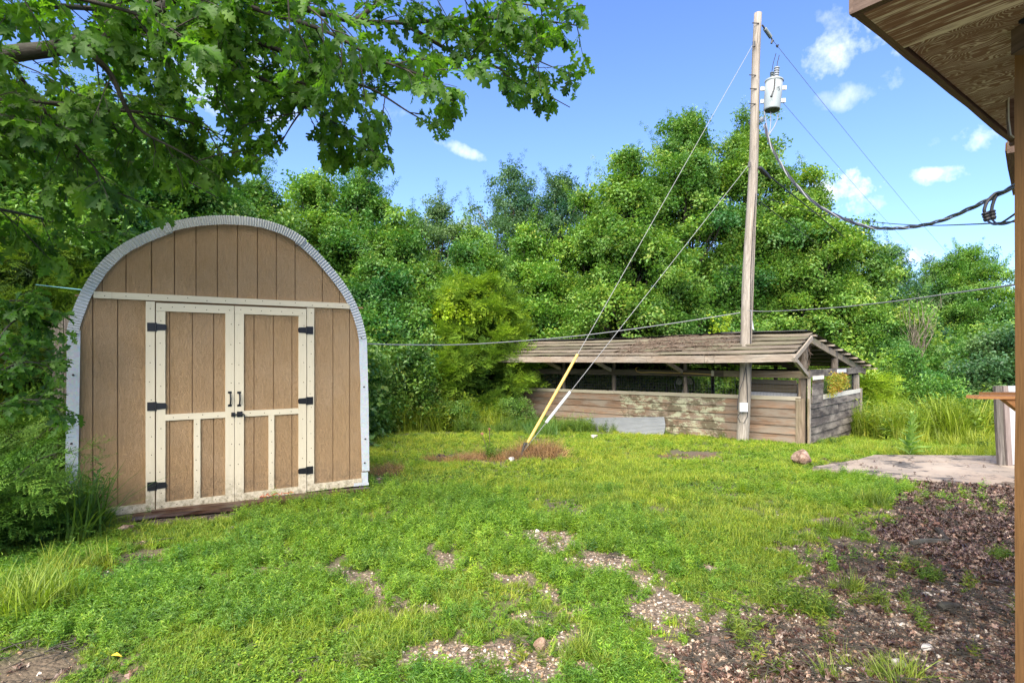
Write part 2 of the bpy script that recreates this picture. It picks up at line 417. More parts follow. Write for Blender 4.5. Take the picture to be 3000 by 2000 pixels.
M_broad = leafmat('woodland_leaf', [(.036, .09, .016), (.07, .16, .024), (.11, .215, .032), (.165, .27, .045), (.22, .26, .045)], .32, .42)
M_broad2 = leafmat('blue_green_leaf', [(.045, .085, .03), (.07, .135, .042), (.11, .19, .06), (.155, .23, .075)], .3, .42)
M_cedar = leafmat('cedar_spray', [(.04, .085, .012), (.085, .16, .018), (.13, .215, .024), (.20, .27, .03)], .25, .6, spec=.2)
M_vine = leafmat('vine_leaf', [(.15, .26, .015), (.24, .36, .02), (.33, .42, .02)], .35, .45)
M_grass = leafmat('grass_blade', [(.08, .135, .014), (.13, .20, .02), (.19, .265, .03), (.27, .30, .055)], .35, .5)
M_weed = leafmat('weed_leaf', [(.05, .105, .014), (.09, .165, .02), (.135, .22, .026), (.20, .25, .03)], .35, .5)
M_dry = leafmat('dry_grass', [(.20, .11, .055), (.30, .18, .09), (.40, .27, .14)], .2, .8, spec=.1)
M_litter = leafmat('dead_leaf', [(.018, .010, .007), (.04, .021, .014), (.07, .036, .024), (.115, .07, .048), (.30, .225, .17)], .05, .34, spec=.45)
M_redleaf = leafmat('red_yellow_leaf', [(.10, .19, .02), (.22, .28, .025), (.33, .28, .03), (.34, .12, .03)], .3, .5)
M_pebble, nt = newmat('pebble')
_c = ramp(nt, objrand(nt), [(.0, (.10, .075, .055)), (.25, (.24, .18, .125)), (.5, (.30, .18, .09)), (.75, (.38, .31, .24)), (1., (.58, .54, .48))])
_n = noise(nt, nd(nt, 'ShaderNodeTexCoord').outputs['Object'], 3, 5)
_c = nd(nt, 'ShaderNodeVectorMath', {0: _c, 3: math_(nt, 'MULTIPLY_ADD', _n, .6, .7)}, operation='SCALE').outputs[0]
finish(nt, _c, .5, _n, .3, .01)
M_rock, nt = newmat('sandstone')
_p = posv(nt)
_n = noise(nt, _p, 9, 8, .7)
_c = ramp(nt, _n, [(.3, (.05, .028, .018)), (.45, (.20, .12, .08)), (.6, (.38, .27, .20)), (.72, (.50, .42, .34))])
finish(nt, _c, .75, _n, .9, .03)
M_whiterock, nt = newmat('pale_stone')
_n = noise(nt, posv(nt), 14, 7, .7)
_c = ramp(nt, _n, [(.3, (.16, .13, .10)), (.55, (.46, .42, .37)), (.7, (.62, .60, .56))])
finish(nt, _c, .75, _n, .8, .02)
M_galvdark = plain('dark_old_metal', (.07, .07, .07), .55, .5, .4, 9)
M_corrsheet = plain('pale_corrugated_metal', (.40, .42, .44), .45, .5, .2, 6)
M_insdark = plain('dark_polymer', (.10, .13, .13), .5)
M_fanblade = plain('fan_blade_plastic', (.30, .30, .22), .5)
M_dropcable = plain('drop_cable', (.05, .05, .055), .45, .2)
M_soffitdark = wood('brown_eave_paint', [(.075, .047, .035), (.13, .085, .064), (.19, .13, .10)], stain=(.12, .09, .07), stain_amt=.4)
M_shingle = plain('asphalt_shingle', (.11, .09, .075), .9, 0, .4, 80)
M_navy = plain('dark_void_navy', (.006, .010, .024), .5)  # near-black colour standing for the dark void above the post
M_pinkboard = wood('pinkish_board', [(.10, .08, .07), (.15, .12, .108), (.20, .165, .15)], bump=.2)
M_weedstem = plain('weed_stem', (.12, .20, .05), .6)
M_mull = leafmat('pale_big_leaf', [(.14, .26, .05), (.20, .33, .07), (.28, .40, .10)], .3, .6)
M_seed = plain('seed_head', (.22, .10, .05), .9)
M_char = plain('charred', (.010, .009, .009), .6, 0, .3, 20, .9)
M_litterpiece = wood('bark_piece', [(.07, .045, .035), (.16, .11, .085), (.26, .20, .16)], gs=(8, 30, 30), rough=.5)
M_yellowleaf = plain('yellow_leaf', (.65, .42, .02), .5)
M_soffitstreak = wood('streaked_soffit_board', [(.135, .072, .053), (.205, .118, .087), (.275, .17, .132)], gs=(.8, 22, 22), stain=(.26, .16, .10), stain_amt=.4)
_nt = M_soffitstreak.node_tree; _b = [n for n in _nt.nodes if n.type == 'BSDF_PRINCIPLED'][0]; _src = _b.inputs['Base Color'].links[0].from_socket
_v = lcv(_nt); _s1 = noise(_nt, vmul(_nt, _v, (1.0, 42, 42)), 1.3, 7, .7); _s2 = noise(_nt, vmul(_nt, _v, (.8, 3.5, 3.5)), 2.2, 5, .7)
_cc = mixc(_nt, ramp(_nt, math_(_nt, 'ADD', math_(_nt, 'MULTIPLY', _s1, .6), math_(_nt, 'MULTIPLY', _s2, .6)), [(.61, 0.), (.67, .9)]), _src, (.76, .70, .62)); _nt.links.new(_cc, _b.inputs['Base Color'])
M_panelsheet = plain('grey_panel_sheet', (.34, .35, .36), .6, 0, .12, 4)
# ================================================================ GROUND
def project(x, y, z):
    y = np.maximum(y, .05)
    return 1500+x/y*F, HZ-(z-CAMZ)/y*F
def ell(px, py, cx, cy, rx, ry, rot=0):
    a = R(rot); dx = px-cx; dy = py-cy
    u = (dx*math.cos(a)+dy*math.sin(a))/rx; v = (-dx*math.sin(a)+dy*math.cos(a))/ry
    return 1-np.sqrt(u*u+v*v)          # 1 centre, 0 rim
def sstep(v, a, b):
    t = np.clip((v-a)/(b-a), 0, 1); return t*t*(3-2*t)
def seg_side(px, py, pts):
    """x of a boundary polyline at row py (pts sorted by y)"""
    ys = [p[1] for p in pts]; xs = [p[0] for p in pts]
    return np.interp(py, ys, xs)
def cover(x, y):
    """where things grow or lie on this ground: green, gravel, litter, dirt  (all 0..1), as laid out around the yard"""
    x = np.asarray(x, float); y = np.asarray(y, float); z = ground_z(x, y)
    px, py = project(x, y, z)
    n = fbm(x, y, 1.6, 4)-.5; n2 = fbm(x, y, 5.0, 8)-.5
    front = (y > 1.0)
    # leaf litter region on the right of a ragged line
    bx = seg_side(px, py, [(2530, 1395), (2600, 1430), (2640, 1500), (2540, 1550), (2380, 1590), (2330, 1660), (2280, 1720), (2180, 1800), (2050, 1900), (1950, 2050), (1700, 2600)])
    right = sstep(px-bx+n*420+n2*160, -60, 60)*(py > 1392)*(y < 8.3)
    right = np.where(y < 1.0, (x > 0.4)*1.0, right)
    dense = sstep(ell(px, py, 2860, 1520, 480, 190, 0)+n*.8+n2*.5, 0, .4)
    litter = right*(.12+.88*dense)
    grav = np.maximum.reduce([sstep(ell(px, py, 1810, 1665, 400, 80, 6)+n*1.8+n2*1.6, 0.1, .5), sstep(ell(px, py, 1560, 1930, 480, 95, 0)+n*2+n2*1.6, 0.1, .5)*.9, sstep(ell(px, py, 1800, 1830, 650, 190, 0)+n*2.5+n2*4.0, .25, .8)*.62,
                              sstep(ell(px, py, 1950, 1770, 200, 60, 20)+n*1.2+n2*.6, .1, .5)*.6, sstep(ell(px, py, 1270, 1790, 90, 35)+n*1.2+n2*.6, .1, .6)*.7,
                              right*sstep(ell(px, py, 2750, 1880, 620, 260, 0)+n*.6, 0, .4)])
    grav = grav*front
    dirt = np.maximum.reduce([sstep(ell(px, py, 2020, 1335, 130, 18, -3)+n*.9+n2*.5, 0, .4), sstep(ell(px, py, 1420, 1345, 170, 24, 2)+n*1.2+n2*1.6, .1, .6)*.8,
                              sstep(ell(px, py, 1130, 1385, 75, 45, -20)+n*.8, 0, .5)*.6, sstep(ell(px, py, 330, 1640, 260, 90, -5)+n*1.4+n2*2.2, .15, .6)*.4,
                              sstep(ell(px, py, 130, 1950, 330, 170, -5)+n*1.4+n2*2.2, .1, .6)*.4, sstep(ell(px, py, 620, 1500, 260, 34, -8)+n2, 0, .4)*.8])*front
    trench = sstep(n+.22-np.clip(np.abs(px-2050)/1500, 0, .6), 0, .2)*0
    slab = ((x-4.5)*.0 + 1)*((y > 7.2) & (y < 9.8) & (px > 2380+np.clip(1368-py, 0, 40)*4.5) & (py < np.interp(px, [2380, 2560, 2972], [1375, 1402, 1428])))
    green = np.clip(1-right*.93-grav*.97-dirt*.8, 0, 1)
    green = green*(1-slab)
    thin = sstep(fbm(x, y, 2.0, 13)-.5, .0, .13)*.62
    green = np.clip(green-thin*(1-sstep(y, 5.5, 8)*.7), 0, 1)
    return green, grav*(1-slab), litter*(1-slab), dirt*(1-slab), slab

def axis(a, b, step, lo, hi):
    core = list(np.arange(a, b, step)); out = []; v = b; s = step
    while v < hi: out.append(v); s *= 1.22; v += s
    out.append(hi); low = []; v = a; s = step
    while v > lo: s *= 1.22; v -= s; low.append(max(v, lo))
    return np.array(sorted(set(low+core+out)))
gxs = axis(-6, 10, .07, -600, 600); gys = axis(1.6, 12.5, .07, -300, 900)
GX, GY = np.meshgrid(gxs, gys)
GZ = ground_z(GX, GY)
nx, ny = len(gxs), len(gys)
verts = np.stack([GX.ravel(), GY.ravel(), GZ.ravel()], 1)
ii = np.arange(nx*ny).reshape(ny, nx)
faces = np.stack([ii[:-1, :-1].ravel(), ii[:-1, 1:].ravel(), ii[1:, 1:].ravel(), ii[1:, :-1].ravel()], 1)
me = bpy.data.meshes.new('ground'); me.from_pydata(verts.tolist(), [], faces.tolist())
cg, cgr, cl, cd, cs = cover(GX.ravel(), GY.ravel())
ca = me.attributes.new('cov', 'FLOAT_COLOR', 'POINT')
ca.data.foreach_set('color', np.stack([cg, cgr, cl, cd], 1).astype(np.float32).ravel())
me.polygons.foreach_set('use_smooth', [True]*len(me.polygons))
ground = bpy.data.objects.new('ground', me); SC.collection.objects.link(ground); tag(ground, 'uneven yard soil falling gently away behind the shed', None, kind='structure')
m, nt = newmat('ground_soil')
at = nd(nt, 'ShaderNodeAttribute', attribute_name='cov'); sp = nd(nt, 'ShaderNodeSeparateColor', {0: at.outputs['Color']})
_p = posv(nt)
n1 = noise(nt, _p, 14, 8, .7); n2 = noise(nt, _p, 60, 5, .7)
soil = mixc(nt, n1, (.055, .040, .026), (.165, .12, .08))
green = mixc(nt, n2, (.035, .065, .014), (.10, .13, .03))
vor = nd(nt, 'ShaderNodeTexVoronoi', {'Vector': _p, 'Scale': 48.0, 'Randomness': 1.0})
peb = ramp(nt, nd(nt, 'ShaderNodeSeparateColor', {0: vor.outputs['Color']}).outputs[0], [(0., (.10, .07, .05)), (.4, (.22, .16, .11)), (.7, (.36, .28, .21)), (1., (.50, .44, .36))])
peb = mixc(nt, ramp(nt, vor.outputs['Distance'], [(.3, 0.), (.6, .8)]), peb, (.06, .045, .03))
lit = mixc(nt, n2, (.03, .016, .011), (.11, .06, .04))
c = mixc(nt, math_(nt, 'MULTIPLY', sp.outputs[0], .75), soil, green)
c = mixc(nt, sp.outputs[1], c, peb)
c = mixc(nt, math_(nt, 'MULTIPLY', sp.outputs[2], .8), c, lit)
finish(nt, c, .8, math_(nt, 'ADD', n1, math_(nt, 'MULTIPLY', vor.outputs['Distance'], -.7)), .8, .02)
ground.data.materials.append(m)

# ---------------------------------------------------------------- concrete slab with joints
SZ = -.125
SP = [(4.62, 8.74), (5.34, 7.95), (6.6, 7.42), (10.5, 5.9), (12.4, 9.2), (8.6, 9.72), (6.25, 9.80)]
def slabpoly(pts):
    b = MB(); b.prism([(x, y, SZ-.15) for x, y in pts], (0, 0, .15)); return b
# two pours butted at a joint running away to the right
jl, jr = (5.75, 9.42), (11.6, 8.0)
front = [SP[0], SP[1], SP[2], SP[3], (11.59, 7.97), (5.76, 9.40)]
back = [(5.78, 9.44), (11.62, 8.02), SP[4], SP[5], SP[6]]
slab_root = thing('pavement', (7, 8.5, SZ), None, None); tag(slab_root, kind='structure'); 
for pts in (front, back): slabpoly(pts).build('concrete_slab', M_concrete, slab_root)

# ================================================================ SHED
Su = Vector((.8486, .529, 0)).normalized(); Sn = Vector((Su.y, -Su.x, 0)); S0 = Vector((-4.334, 5.557, 0))
def st(px, py):
    u = (px-1500)/F
    s = (u*S0.y-S0.x)/(Su.x-u*Su.y); Y = S0.y+Su.y*s
    return s, CAMZ+(HZ-py)/F*Y
def Z1(x, y): return st(150+x/1.633, 600+y/1.633)
def S(s, t, d=0.0): return S0+Su*s+Vector((0, 0, t))+Sn*d
shed = thing('shed', S(1.5, 0), 'arched tan garden shed with cream trim and closed double doors', 'shed')

outer = [Z1(*p) for p in [(75,620),(82,575),(95,530),(118,470),(145,410),(178,355),(215,303),(255,256),(300,215),(355,180),(420,147),(480,122),(545,100),(600,85),(650,76),(705,68),(760,63),(805,61),(850,61),(905,64),(960,70),(1010,79),(1060,93),(1105,109),(1150,130),(1200,160),(1240,194),(1280,234),(1320,277),(1360,324),(1398,372),(1430,422),(1458,475),(1480,530),(1496,588),(1506,645)]]
# smooth arch fitted through the measured rim: one ellipse-like curve, sampled evenly
osx = np.array([p[0] for p in outer]); otz = np.array([p[1] for p in outer])
sL, sR = osx.min(), osx.max(); sC = (sL+sR)/2; Wd = (sR-sL)/2; spring = min(otz[0], otz[-1]); top = otz.max()
print('SHED', sL, sR, 'spring', otz[0], otz[-1], 'top', top, 's at top', osx[otz.argmax()])
def arch(k, off=0.0):
    """k 0..1 along the arch, off = distance inside the rim"""
    K = k*(len(outer)-1); i = min(int(K), len(outer)-2); f = K-i
    def g(j):
        j = max(0, min(len(outer)-1, j)); return np.array(outer[j])
    def sm(j): return (g(j-1)+2*g(j)+g(j+1))/4 if 0 < j < len(outer)-1 else g(j)
    a, b = sm(i), sm(i+1); p = a*(1-f)+b*f
    t = sm(min(i+1, len(outer)-1)+0)-sm(max(i-0, 0)); t = (sm(i+1)-sm(i))*1.0
    t2 = (sm(i+2)-sm(i+1)) if i < len(outer)-2 else t; t0 = (sm(i)-sm(i-1)) if i > 0 else t
    t = (t0*(1-f)+t2*f)*.5+t*.5
    t = t/np.linalg.norm(t); nrm = np.array([t[1], -t[0]])
    return p+nrm*off
BW = .094   # width of the corrugated band
# siding planks (grooved panels), each its own piece
def arch_top(s):
    ks = np.linspace(0, 1, 200); q = np.array([arch(k, BW*.55) for k in ks])
    return float(np.interp(s, q[:, 0], q[:, 1]))
hd = [Z1(205,415), Z1(1425,472), Z1(1430,497), Z1(200,447)]
HT = sum(h[1] for h in hd[:2])/2; HB = sum(h[1] for h in hd[2:])/2
print('header', hd)
iL = Z1(128,1470)[0]; iR = Z1(1483,1305)[0]
up = [Z1(x, 440)[0] for x in (244, 358, 480, 590, 693, 795, 891, 987, 1077, 1167, 1297, 1380)]
up = [iL-.03]+[u for u in up]+[iR+.03]
def plank(s0, s1, t0, t1, d=0.0, parent=None, mat=None, arched=False, th=.012, name='siding_plank'):
    g = .005
    b = MB()
    if arched:
        n = 5; tp = [(s0+g+(s1-s0-2*g)*i/n) for i in range(n+1)]
        poly = [(s0+g, t0), (s1-g, t0)]+[(s, max(t0+.02, arch_top(s))) for s in tp[::-1]]
    else: poly = [(s0+g, t0), (s1-g, t0), (s1-g, t1), (s0+g, t1)]
    pts = [S(s, t, d-th) for s, t in poly]
    b.prism(pts, Sn*th)
    o = (random.random()*30, random.random()*30)
    b.lc = [(v.z+o[0], (v-S0).dot(Su)+o[1], (v-S0).dot(Sn)) for v in b.v]
    return b.build(name, mat or M_siding, parent or shed)
for a, c in zip(up[:-1], up[1:]):
    plank(a, c, HB+.01, 0, arched=True)
bot = .03
jL0, jL1 = Z1(452, 900)[0], Z1(498, 900)[0]; jR0, jR1 = Z1(1220, 900)[0], Z1(1256, 900)[0]
lw = [iL-.03, Z1(199,900)[0], Z1(318,900)[0], jL0+.01]
rw = [jR1-.01, Z1(1348,900)[0], Z1(1428,900)[0], iR+.03]
def wall_top(s): return min(HB+.01, arch_top(s))
for seq in (lw, rw):
    for a, c in zip(seq[:-1], seq[1:]):
        b = MB(); g = .005; n = 4
        ss = [a+g+(c-a-2*g)*i/n for i in range(n+1)]
        poly = [(a+g, bot), (c-g, bot)]+[(s, min(HB, arch_top(s))) for s in ss[::-1]]
        b.prism([S(s, t, -.012) for s, t in poly], Sn*.012)
        o = (random.random()*30, random.random()*30)
        b.lc = [(v.z+o[0], (v-S0).dot(Su)+o[1], (v-S0).dot(Sn)) for v in b.v]
        b.build('siding_plank', M_siding, shed)
# backing wall behind the grooves
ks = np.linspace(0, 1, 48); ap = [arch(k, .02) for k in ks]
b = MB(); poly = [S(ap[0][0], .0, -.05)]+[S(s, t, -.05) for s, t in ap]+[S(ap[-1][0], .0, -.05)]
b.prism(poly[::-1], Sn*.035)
b.build('wall', M_grooveshade, shed)
# barrel roof shell, side walls and rear wall
DEP = 3.6
b = MB(); vs = []; NA = 120
for i in range(NA+1):
    k = i/NA; o1 = arch(k, 0.0)
    vs += [S(o1[0], o1[1], .0), S(o1[0], o1[1], -DEP), S(*arch(k, .012), -DEP), S(*arch(k, .012), .0)]
fs = []
for i in range(NA):
    q = i*4; r = q+4
    for j in range(4): fs.append((q+j, q+(j+1) % 4, r+(j+1) % 4, r+j))
fs += [(0,1,2,3), (NA*4+3, NA*4+2, NA*4+1, NA*4)]
b.add(vs, fs); b.build('roof', M_corr, shed)
for s_, lab in ((sL, 0), (sR-.02, 1)):
    b = MB(); b.obox(S(s_, 0, -.002), -Sn, Su, (0,0,1), DEP-.004, .02, spring); b.build('side_wall', M_siding, shed)
b = MB(); b.prism([S(ap[0][0], 0, -DEP+.03)]+[S(s, t, -DEP+.03) for s, t in ap]+[S(ap[-1][0], 0, -DEP+.03)], Sn*.02); b.build('rear_wall', M_grooveshade, shed)
# corrugated curved trim: three overlapping lengths
def band(k0, k1, lift, d0, ridges):
    b = MB(); n = ridges*6; vs = []; lc = []
    for i in range(n+1):
        k = k0+(k1-k0)*i/n; w = math.sin(i/6*2*math.pi)*.009
        jo = (vnoise(k*40, 3, 1)-.5)*.006
        po = arch(k, -.004-lift); pi_ = arch(k, BW-lift+jo)
        vs += [S(po[0], po[1], d0+w), S(pi_[0], pi_[1], d0+w), S(po[0], po[1], d0+w-.0015), S(pi_[0], pi_[1], d0+w-.0015)]
    fs = []
    for i in range(n):
        q = i*4; fs += [(q, q+1, q+5, q+4), (q+3, q+2, q+6, q+7), (q, q+4, q+6, q+2), (q+1, q+3, q+7, q+5)]
    b.add(vs, fs); return b.build('corrugated_trim', M_corr, shed)
kk = lambda x, y: int(np.argmin([(osx[i]-Z1(x, y)[0])**2+(otz[i]-Z1(x, y)[1])**2 for i in range(len(outer))]))/(len(outer)-1)
k1, k2 = kk(545, 100), kk(1200, 165)
band(0.0, k1+.01, 0, .022, 48); band(k2-.008, 1.0, 0, .022, 44); band(k1-.005, k2+.012, .014, .036, 56)
# flat galvanised side trims
def quad(name, pts, d, th, mat, parent=None):
    b = MB(); P4 = [Z1(*p) for p in pts]; b.prism([S(s, t, d) for s, t in P4], Sn*th)
    o = (random.random()*30, random.random()*30)
    vert = abs(P4[0][1]-P4[2][1]) > abs(P4[0][0]-P4[2][0])
    b.lc = [((v.z if vert else (v-S0).dot(Su))+o[0], ((v-S0).dot(Su) if vert else v.z)+o[1], (v-S0).dot(Sn)) for v in b.v]
    return b.build(name, mat, parent or shed)
quad('metal_corner_trim', [(65,1503),(128,1470),(131,1200),(136,900),(141,600),(76,600),(74,900),(69,1200)], .012, .006, M_galv)
quad('metal_corner_trim', [(1485,1272),(1520,1270),(1516,950),(1508,640),(1471,645),(1473,760),(1478,850),(1477,1000)], .012, .008, M_galv)
quad('metal_corner_trim', [(1484,1334),(1514,1328),(1514,1276),(1483,1278)], .010, .004, M_galv)
quad('metal_flashing', [(98,1506),(186,1494),(184,1474),(104,1484)], .030, .003, M_galv)
quad('metal_flashing', [(1443,1344),(1516,1336),(1515,1324),(1445,1328)], .030, .003, M_galv)
def strip(s0, s1, t0, t1, d, th, mat=M_trim, parent=None, name='trim_board'):
    b = MB(); vert = (t1-t0) > (s1-s0)
    ov = Vector
    if vert: b.obox(S(s0, t0, d), (0,0,1), Su, Sn, t1-t0, s1-s0, th, n=6, jit=.0012)
    else: b.obox(S(s0, t0, d), Su, (0,0,1), Sn, s1-s0, t1-t0, th, n=6, jit=.0012)
    return b.build(name, mat, parent or shed)
def spanpx(x0, x1, y): return Z1(x0, y)[0], Z1(x1, y)[0]
HTp, HBp = HT, HB
strip(Z1(203,430)[0], Z1(290,430)[0], HB, HT, .004, .02); strip(Z1(291,430)[0], Z1(1428,480)[0], HB, HT, .003, .021)
# door levels, measured
dT = (Z1(600,473)[1]+Z1(1050,492)[1])/2; dT2 = (Z1(700,514)[1]+Z1(1050,528)[1])/2
mT = (Z1(690,994)[1]+Z1(1050,978)[1])/2; mB = (Z1(690,1022)[1]+Z1(1050,1005)[1])/2
bT = (Z1(690,1401)[1]+Z1(1050,1360)[1])/2; bB = (Z1(690,1439)[1]+Z1(1050,1398)[1])/2
wT = (Z1(300,1441)[1]+Z1(1350,1324)[1])/2; wB = (Z1(300,1482)[1]+Z1(1350,1355)[1])/2
print('doors', dT, dT2, mT, mB, bT, bB, wT, wB)
strip(jL0, jL1-.004, wT+.002, HB-.012, .004, .020)
strip(jR0+.004, jR1, wT+.002, HB-.012, .004, .020)
strip(Z1(103,1490)[0], jL1-.004, wB, wT, .004, .020); strip(jR0+.004, Z1(1484,1320)[0], wB, wT, .004, .020)
def nails(pts, parent, d):
    b = MB()
    for s, t in pts:
        b.tube([S(s, t, d), S(s, t, d+.0025)], .0052, seg=6)
    b.build('nail_heads', M_nail, parent, kind='stuff')
def nrow(s0, t0, s1, t1, n): return [(s0+(s1-s0)*(i+.5)/n+random.uniform(-.01, .01), t0+(t1-t0)*(i+.5)/n+random.uniform(-.012, .012)) for i in range(n)]
nails(nrow(Z1(203,430)[0], (HT+HB)/2, Z1(1428,480)[0], (HT+HB)/2, 14)+nrow((jL0+jL1)/2, .1, (jL0+jL1)/2, HB, 11)+nrow((jR0+jR1)/2, .1, (jR0+jR1)/2, HB, 13)
      + nrow(.15, (wT+wB)/2, jL0, (wT+wB)/2, 6)+nrow(jR1, (wT+wB)/2, 2.9, (wT+wB)/2, 5), shed, .0235)
b = MB()
for (s, t) in [Z1(106,813), Z1(98,1140), Z1(1494,870), Z1(1500,1118), Z1(120,617), Z1(1497,1232), Z1(1482,637), Z1(1172,197), Z1(1480,1345)]:
    b.lathe(S(s, t, .018), Sn, [(0, .011), (.008, .011), (.010, .006), (.014, .006)], 8)
b.build('trim_screws', M_nail, shed, kind='stuff')
def door(L, Rr, st_in, ss, grooves, hinge_left):
    """L,Rr outer s; st_in (left stile inner, right stile inner)"""
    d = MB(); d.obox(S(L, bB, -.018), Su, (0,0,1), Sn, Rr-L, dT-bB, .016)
    root = d.build('door', M_grooveshade, shed)
    g = [st_in[0]-.01]+grooves+[st_in[1]+.01]
    for a, c in zip(g[:-1], g[1:]):
        plank(a, c, bT-.01, dT2+.01, d=.010, parent=root)
    strip(L+.003, Rr-.003, dT2, dT, .0005, .030, parent=root, name='door_rail')
    strip(L+.003, Rr-.003, bB, bT, .0005, .030, parent=root, name='door_rail')
    strip(L+.003, st_in[0], bT+.001, dT2-.001, .0005, .030, parent=root, name='door_stile')
    strip(st_in[1], Rr-.003, bT+.001, dT2-.001, .0005, .030, parent=root, name='door_stile')
    strip(st_in[0]+.001, st_in[1]-.001, mB, mT, .0105, .020, parent=root, name='door_rail')
    strip(ss[0], ss[1], bT+.001, mB-.001, .0105, .020, parent=root, name='door_stile')
    w = (st_in[0]-L)
    pts = nrow(L+w*.5, bT, L+w*.5, dT2, 9)+nrow(Rr-w*.4, bT, Rr-w*.4, dT2, 9)+nrow(L, (dT+dT2)/2, Rr, (dT+dT2)/2, 7)+nrow(L, (bT+bB)/2, Rr, (bT+bB)/2, 6)
    nails(pts, root, .0305)
    nails(nrow(st_in[0], (mT+mB)/2, st_in[1], (mT+mB)/2, 4)+nrow(sum(ss)/2, bT, sum(ss)/2, mB, 7), root, .0305)
    return root
dl0, dl1, dr1 = Z1(500,900)[0], Z1(875,900)[0], Z1(1219,900)[0]
door_a = door(dl0, dl1, (Z1(546,900)[0], Z1(832,900)[0]), (Z1(681,1200)[0], Z1(713,1200)[0]), [Z1(567,760)[0], Z1(675,760)[0], Z1(777,760)[0]], True)
door_b = door(dl1, dr1, (Z1(920,900)[0], Z1(1181,900)[0]), (Z1(1038,1200)[0], Z1(1065,1200)[0]), [Z1(970,760)[0], Z1(1063,760)[0], Z1(1151,760)[0]], False)
def hinge(sj, y, sgn, x):
    s, t = Z1(x, y); s = sj
    b = MB()
    b.obox(S(min(s-sgn*.008, s-sgn*.075), t-.045, .031 if 0 else .026), (0,0,1), Su, Sn, .09, .067, .004)
    # tapered strap onto the door
    a = .018*sgn
    pts = [(s+sgn*.008, t-.036), (s+sgn*.085, t-.031), (s+sgn*.096, t-.018), (s+sgn*.096, t+.018), (s+sgn*.085, t+.031), (s+sgn*.008, t+.036)]
    if sgn < 0: pts = pts[::-1]
    b.prism([S(p[0], p[1], .0306) for p in pts], Sn*.004)
    b.tube([S(s, t-.047, .034), S(s, t+.047, .034)], .008, 8)
    b.build('hinge', M_black, shed)
for y in (585, 962, 1341): hinge(dl0, y, 1, 498)
for y in (600, 936, 1268): hinge(dr1, y, -1, 1219)
def handle(x, parent):
    s, t = Z1(x, 927); b = MB()
    for dt in (-.072, .072):
        b.obox(S(s-.019, t+dt-.012, .0306), (0,0,1), Su, Sn, .024, .038, .004)
    b.tube([S(s, t-.066, .034), S(s+.004, t-.045, .055), S(s+.006, t, .064), S(s+.004, t+.045, .055), S(s, t+.066, .034)], [.006, .008, .009, .008, .006], 8)
    b.build('handle', M_black, parent, smooth=False)
handle(853, door_a); handle(897, door_b)
b = MB(); s, t = Z1(868, 1000); s2, t2 = Z1(900, 1000); tm = (t+t2)/2
b.obox(S(s-.018, tm-.022, .0306), (0,0,1), Su, Sn, .045, .036, .018)
b.obox(S(s2-.028, tm-.03, .0306), (0,0,1), Su, Sn, .06, .056, .006)
b.obox(S(s2-.022, tm-.018, .0366), (0,0,1), Su, Sn, .036, .044, .016)
b.tube([S(s-.01, tm, .05), S(s2+.04, tm, .05), S(s2+.046, tm-.005, .052), S(s2+.046, tm-.065, .055)], .006, 8)
b.build('latch', M_black, door_b)
# skid timbers under the shed
for dd in (-.10, -1.6, -3.3):
    b = MB(); b.obox(S(.05, -.17, dd), Su, -Sn, (0,0,1), 2.9, .12, .19, n=4, jit=.004); b.build('skid', M_wetwood, shed)
for tt in ((0.02, .9),):
    pass
# boards lying on the ground along the doors
def lying(p0, p1, w, h, lab, mat=M_wetwood):
    a = st(*p0); c = st(*p1)
    return a, c
def ground_at(px, py):
    Y = 6.0
    for _ in range(30):
        X = (px-1500)/F*Y; z = gz(X, Y); Y = (CAMZ-z)*F/(py-HZ)
    return Vector(((px-1500)/F*Y, Y, gz((px-1500)/F*Y, Y)))
def g1(x, y): return ground_at(150+x/1.633, 600+y/1.633)
def lie(a, c, w, h, lab, lift=0.0, mat=M_wetwood):
    p, q = g1(*a), g1(*c); p.z += h/2+lift+.02; q.z += h/2+lift+.02
    b = MB(); b.beam(p, q, w, h, n=7, jit=.006); o = b.build('wooden_board', mat, None, loc=(p+q)/2)
    tag(o, lab, 'board', 'old boards lying along the shed doors')
lie((392,1512), (905,1462), .13, .04, 'longest wet brown board lying in the grass, nearest its end below the hinged door')
lie((480,1492), (1010,1436), .10, .045, 'dark wet board lying tight under the meeting line of the shed doors')
lie((870,1458), (1330,1408), .15, .045, 'reddish wet board lying below the door with the latch', .0)
lie((1000,1428), (1520,1374), .10, .04, 'thin dark board lying against the shed base at its far corner')
b = MB(); pts = []
for i in range(26):
    t = i/25; g = g1(1000+150*t, 1432-24*t); pts.append(g+Vector((random.uniform(-.02,.02), random.uniform(-.03,.03), .06+random.uniform(0,.05))))
b.tube(pts, .004, 5)
tag(b.build('twine', M_red, None, loc=tuple(pts[0])), 'tangled orange twine on the boards beneath the shed doors', 'twine')

# ================================================================ BARN
C0 = Vector((6.59, 12.7, 0)); Ba = Vector((-.718, .696, 0)).normalized(); Bb = Vector((.696, .718, 0)).normalized(); UP = Vector((0, 0, 1))
def B(s, b_, z): return C0+Ba*s+Bb*b_+Vector((0, 0, z))
barn = thing('barn', B(4.4, 2.2, -.5), 'open-sided weathered wooden animal barn with board roof', 'barn')
LEN = 8.95; WID = 4.48
def sz(s): return .585-.0165*s       # underside of the sill board along the front
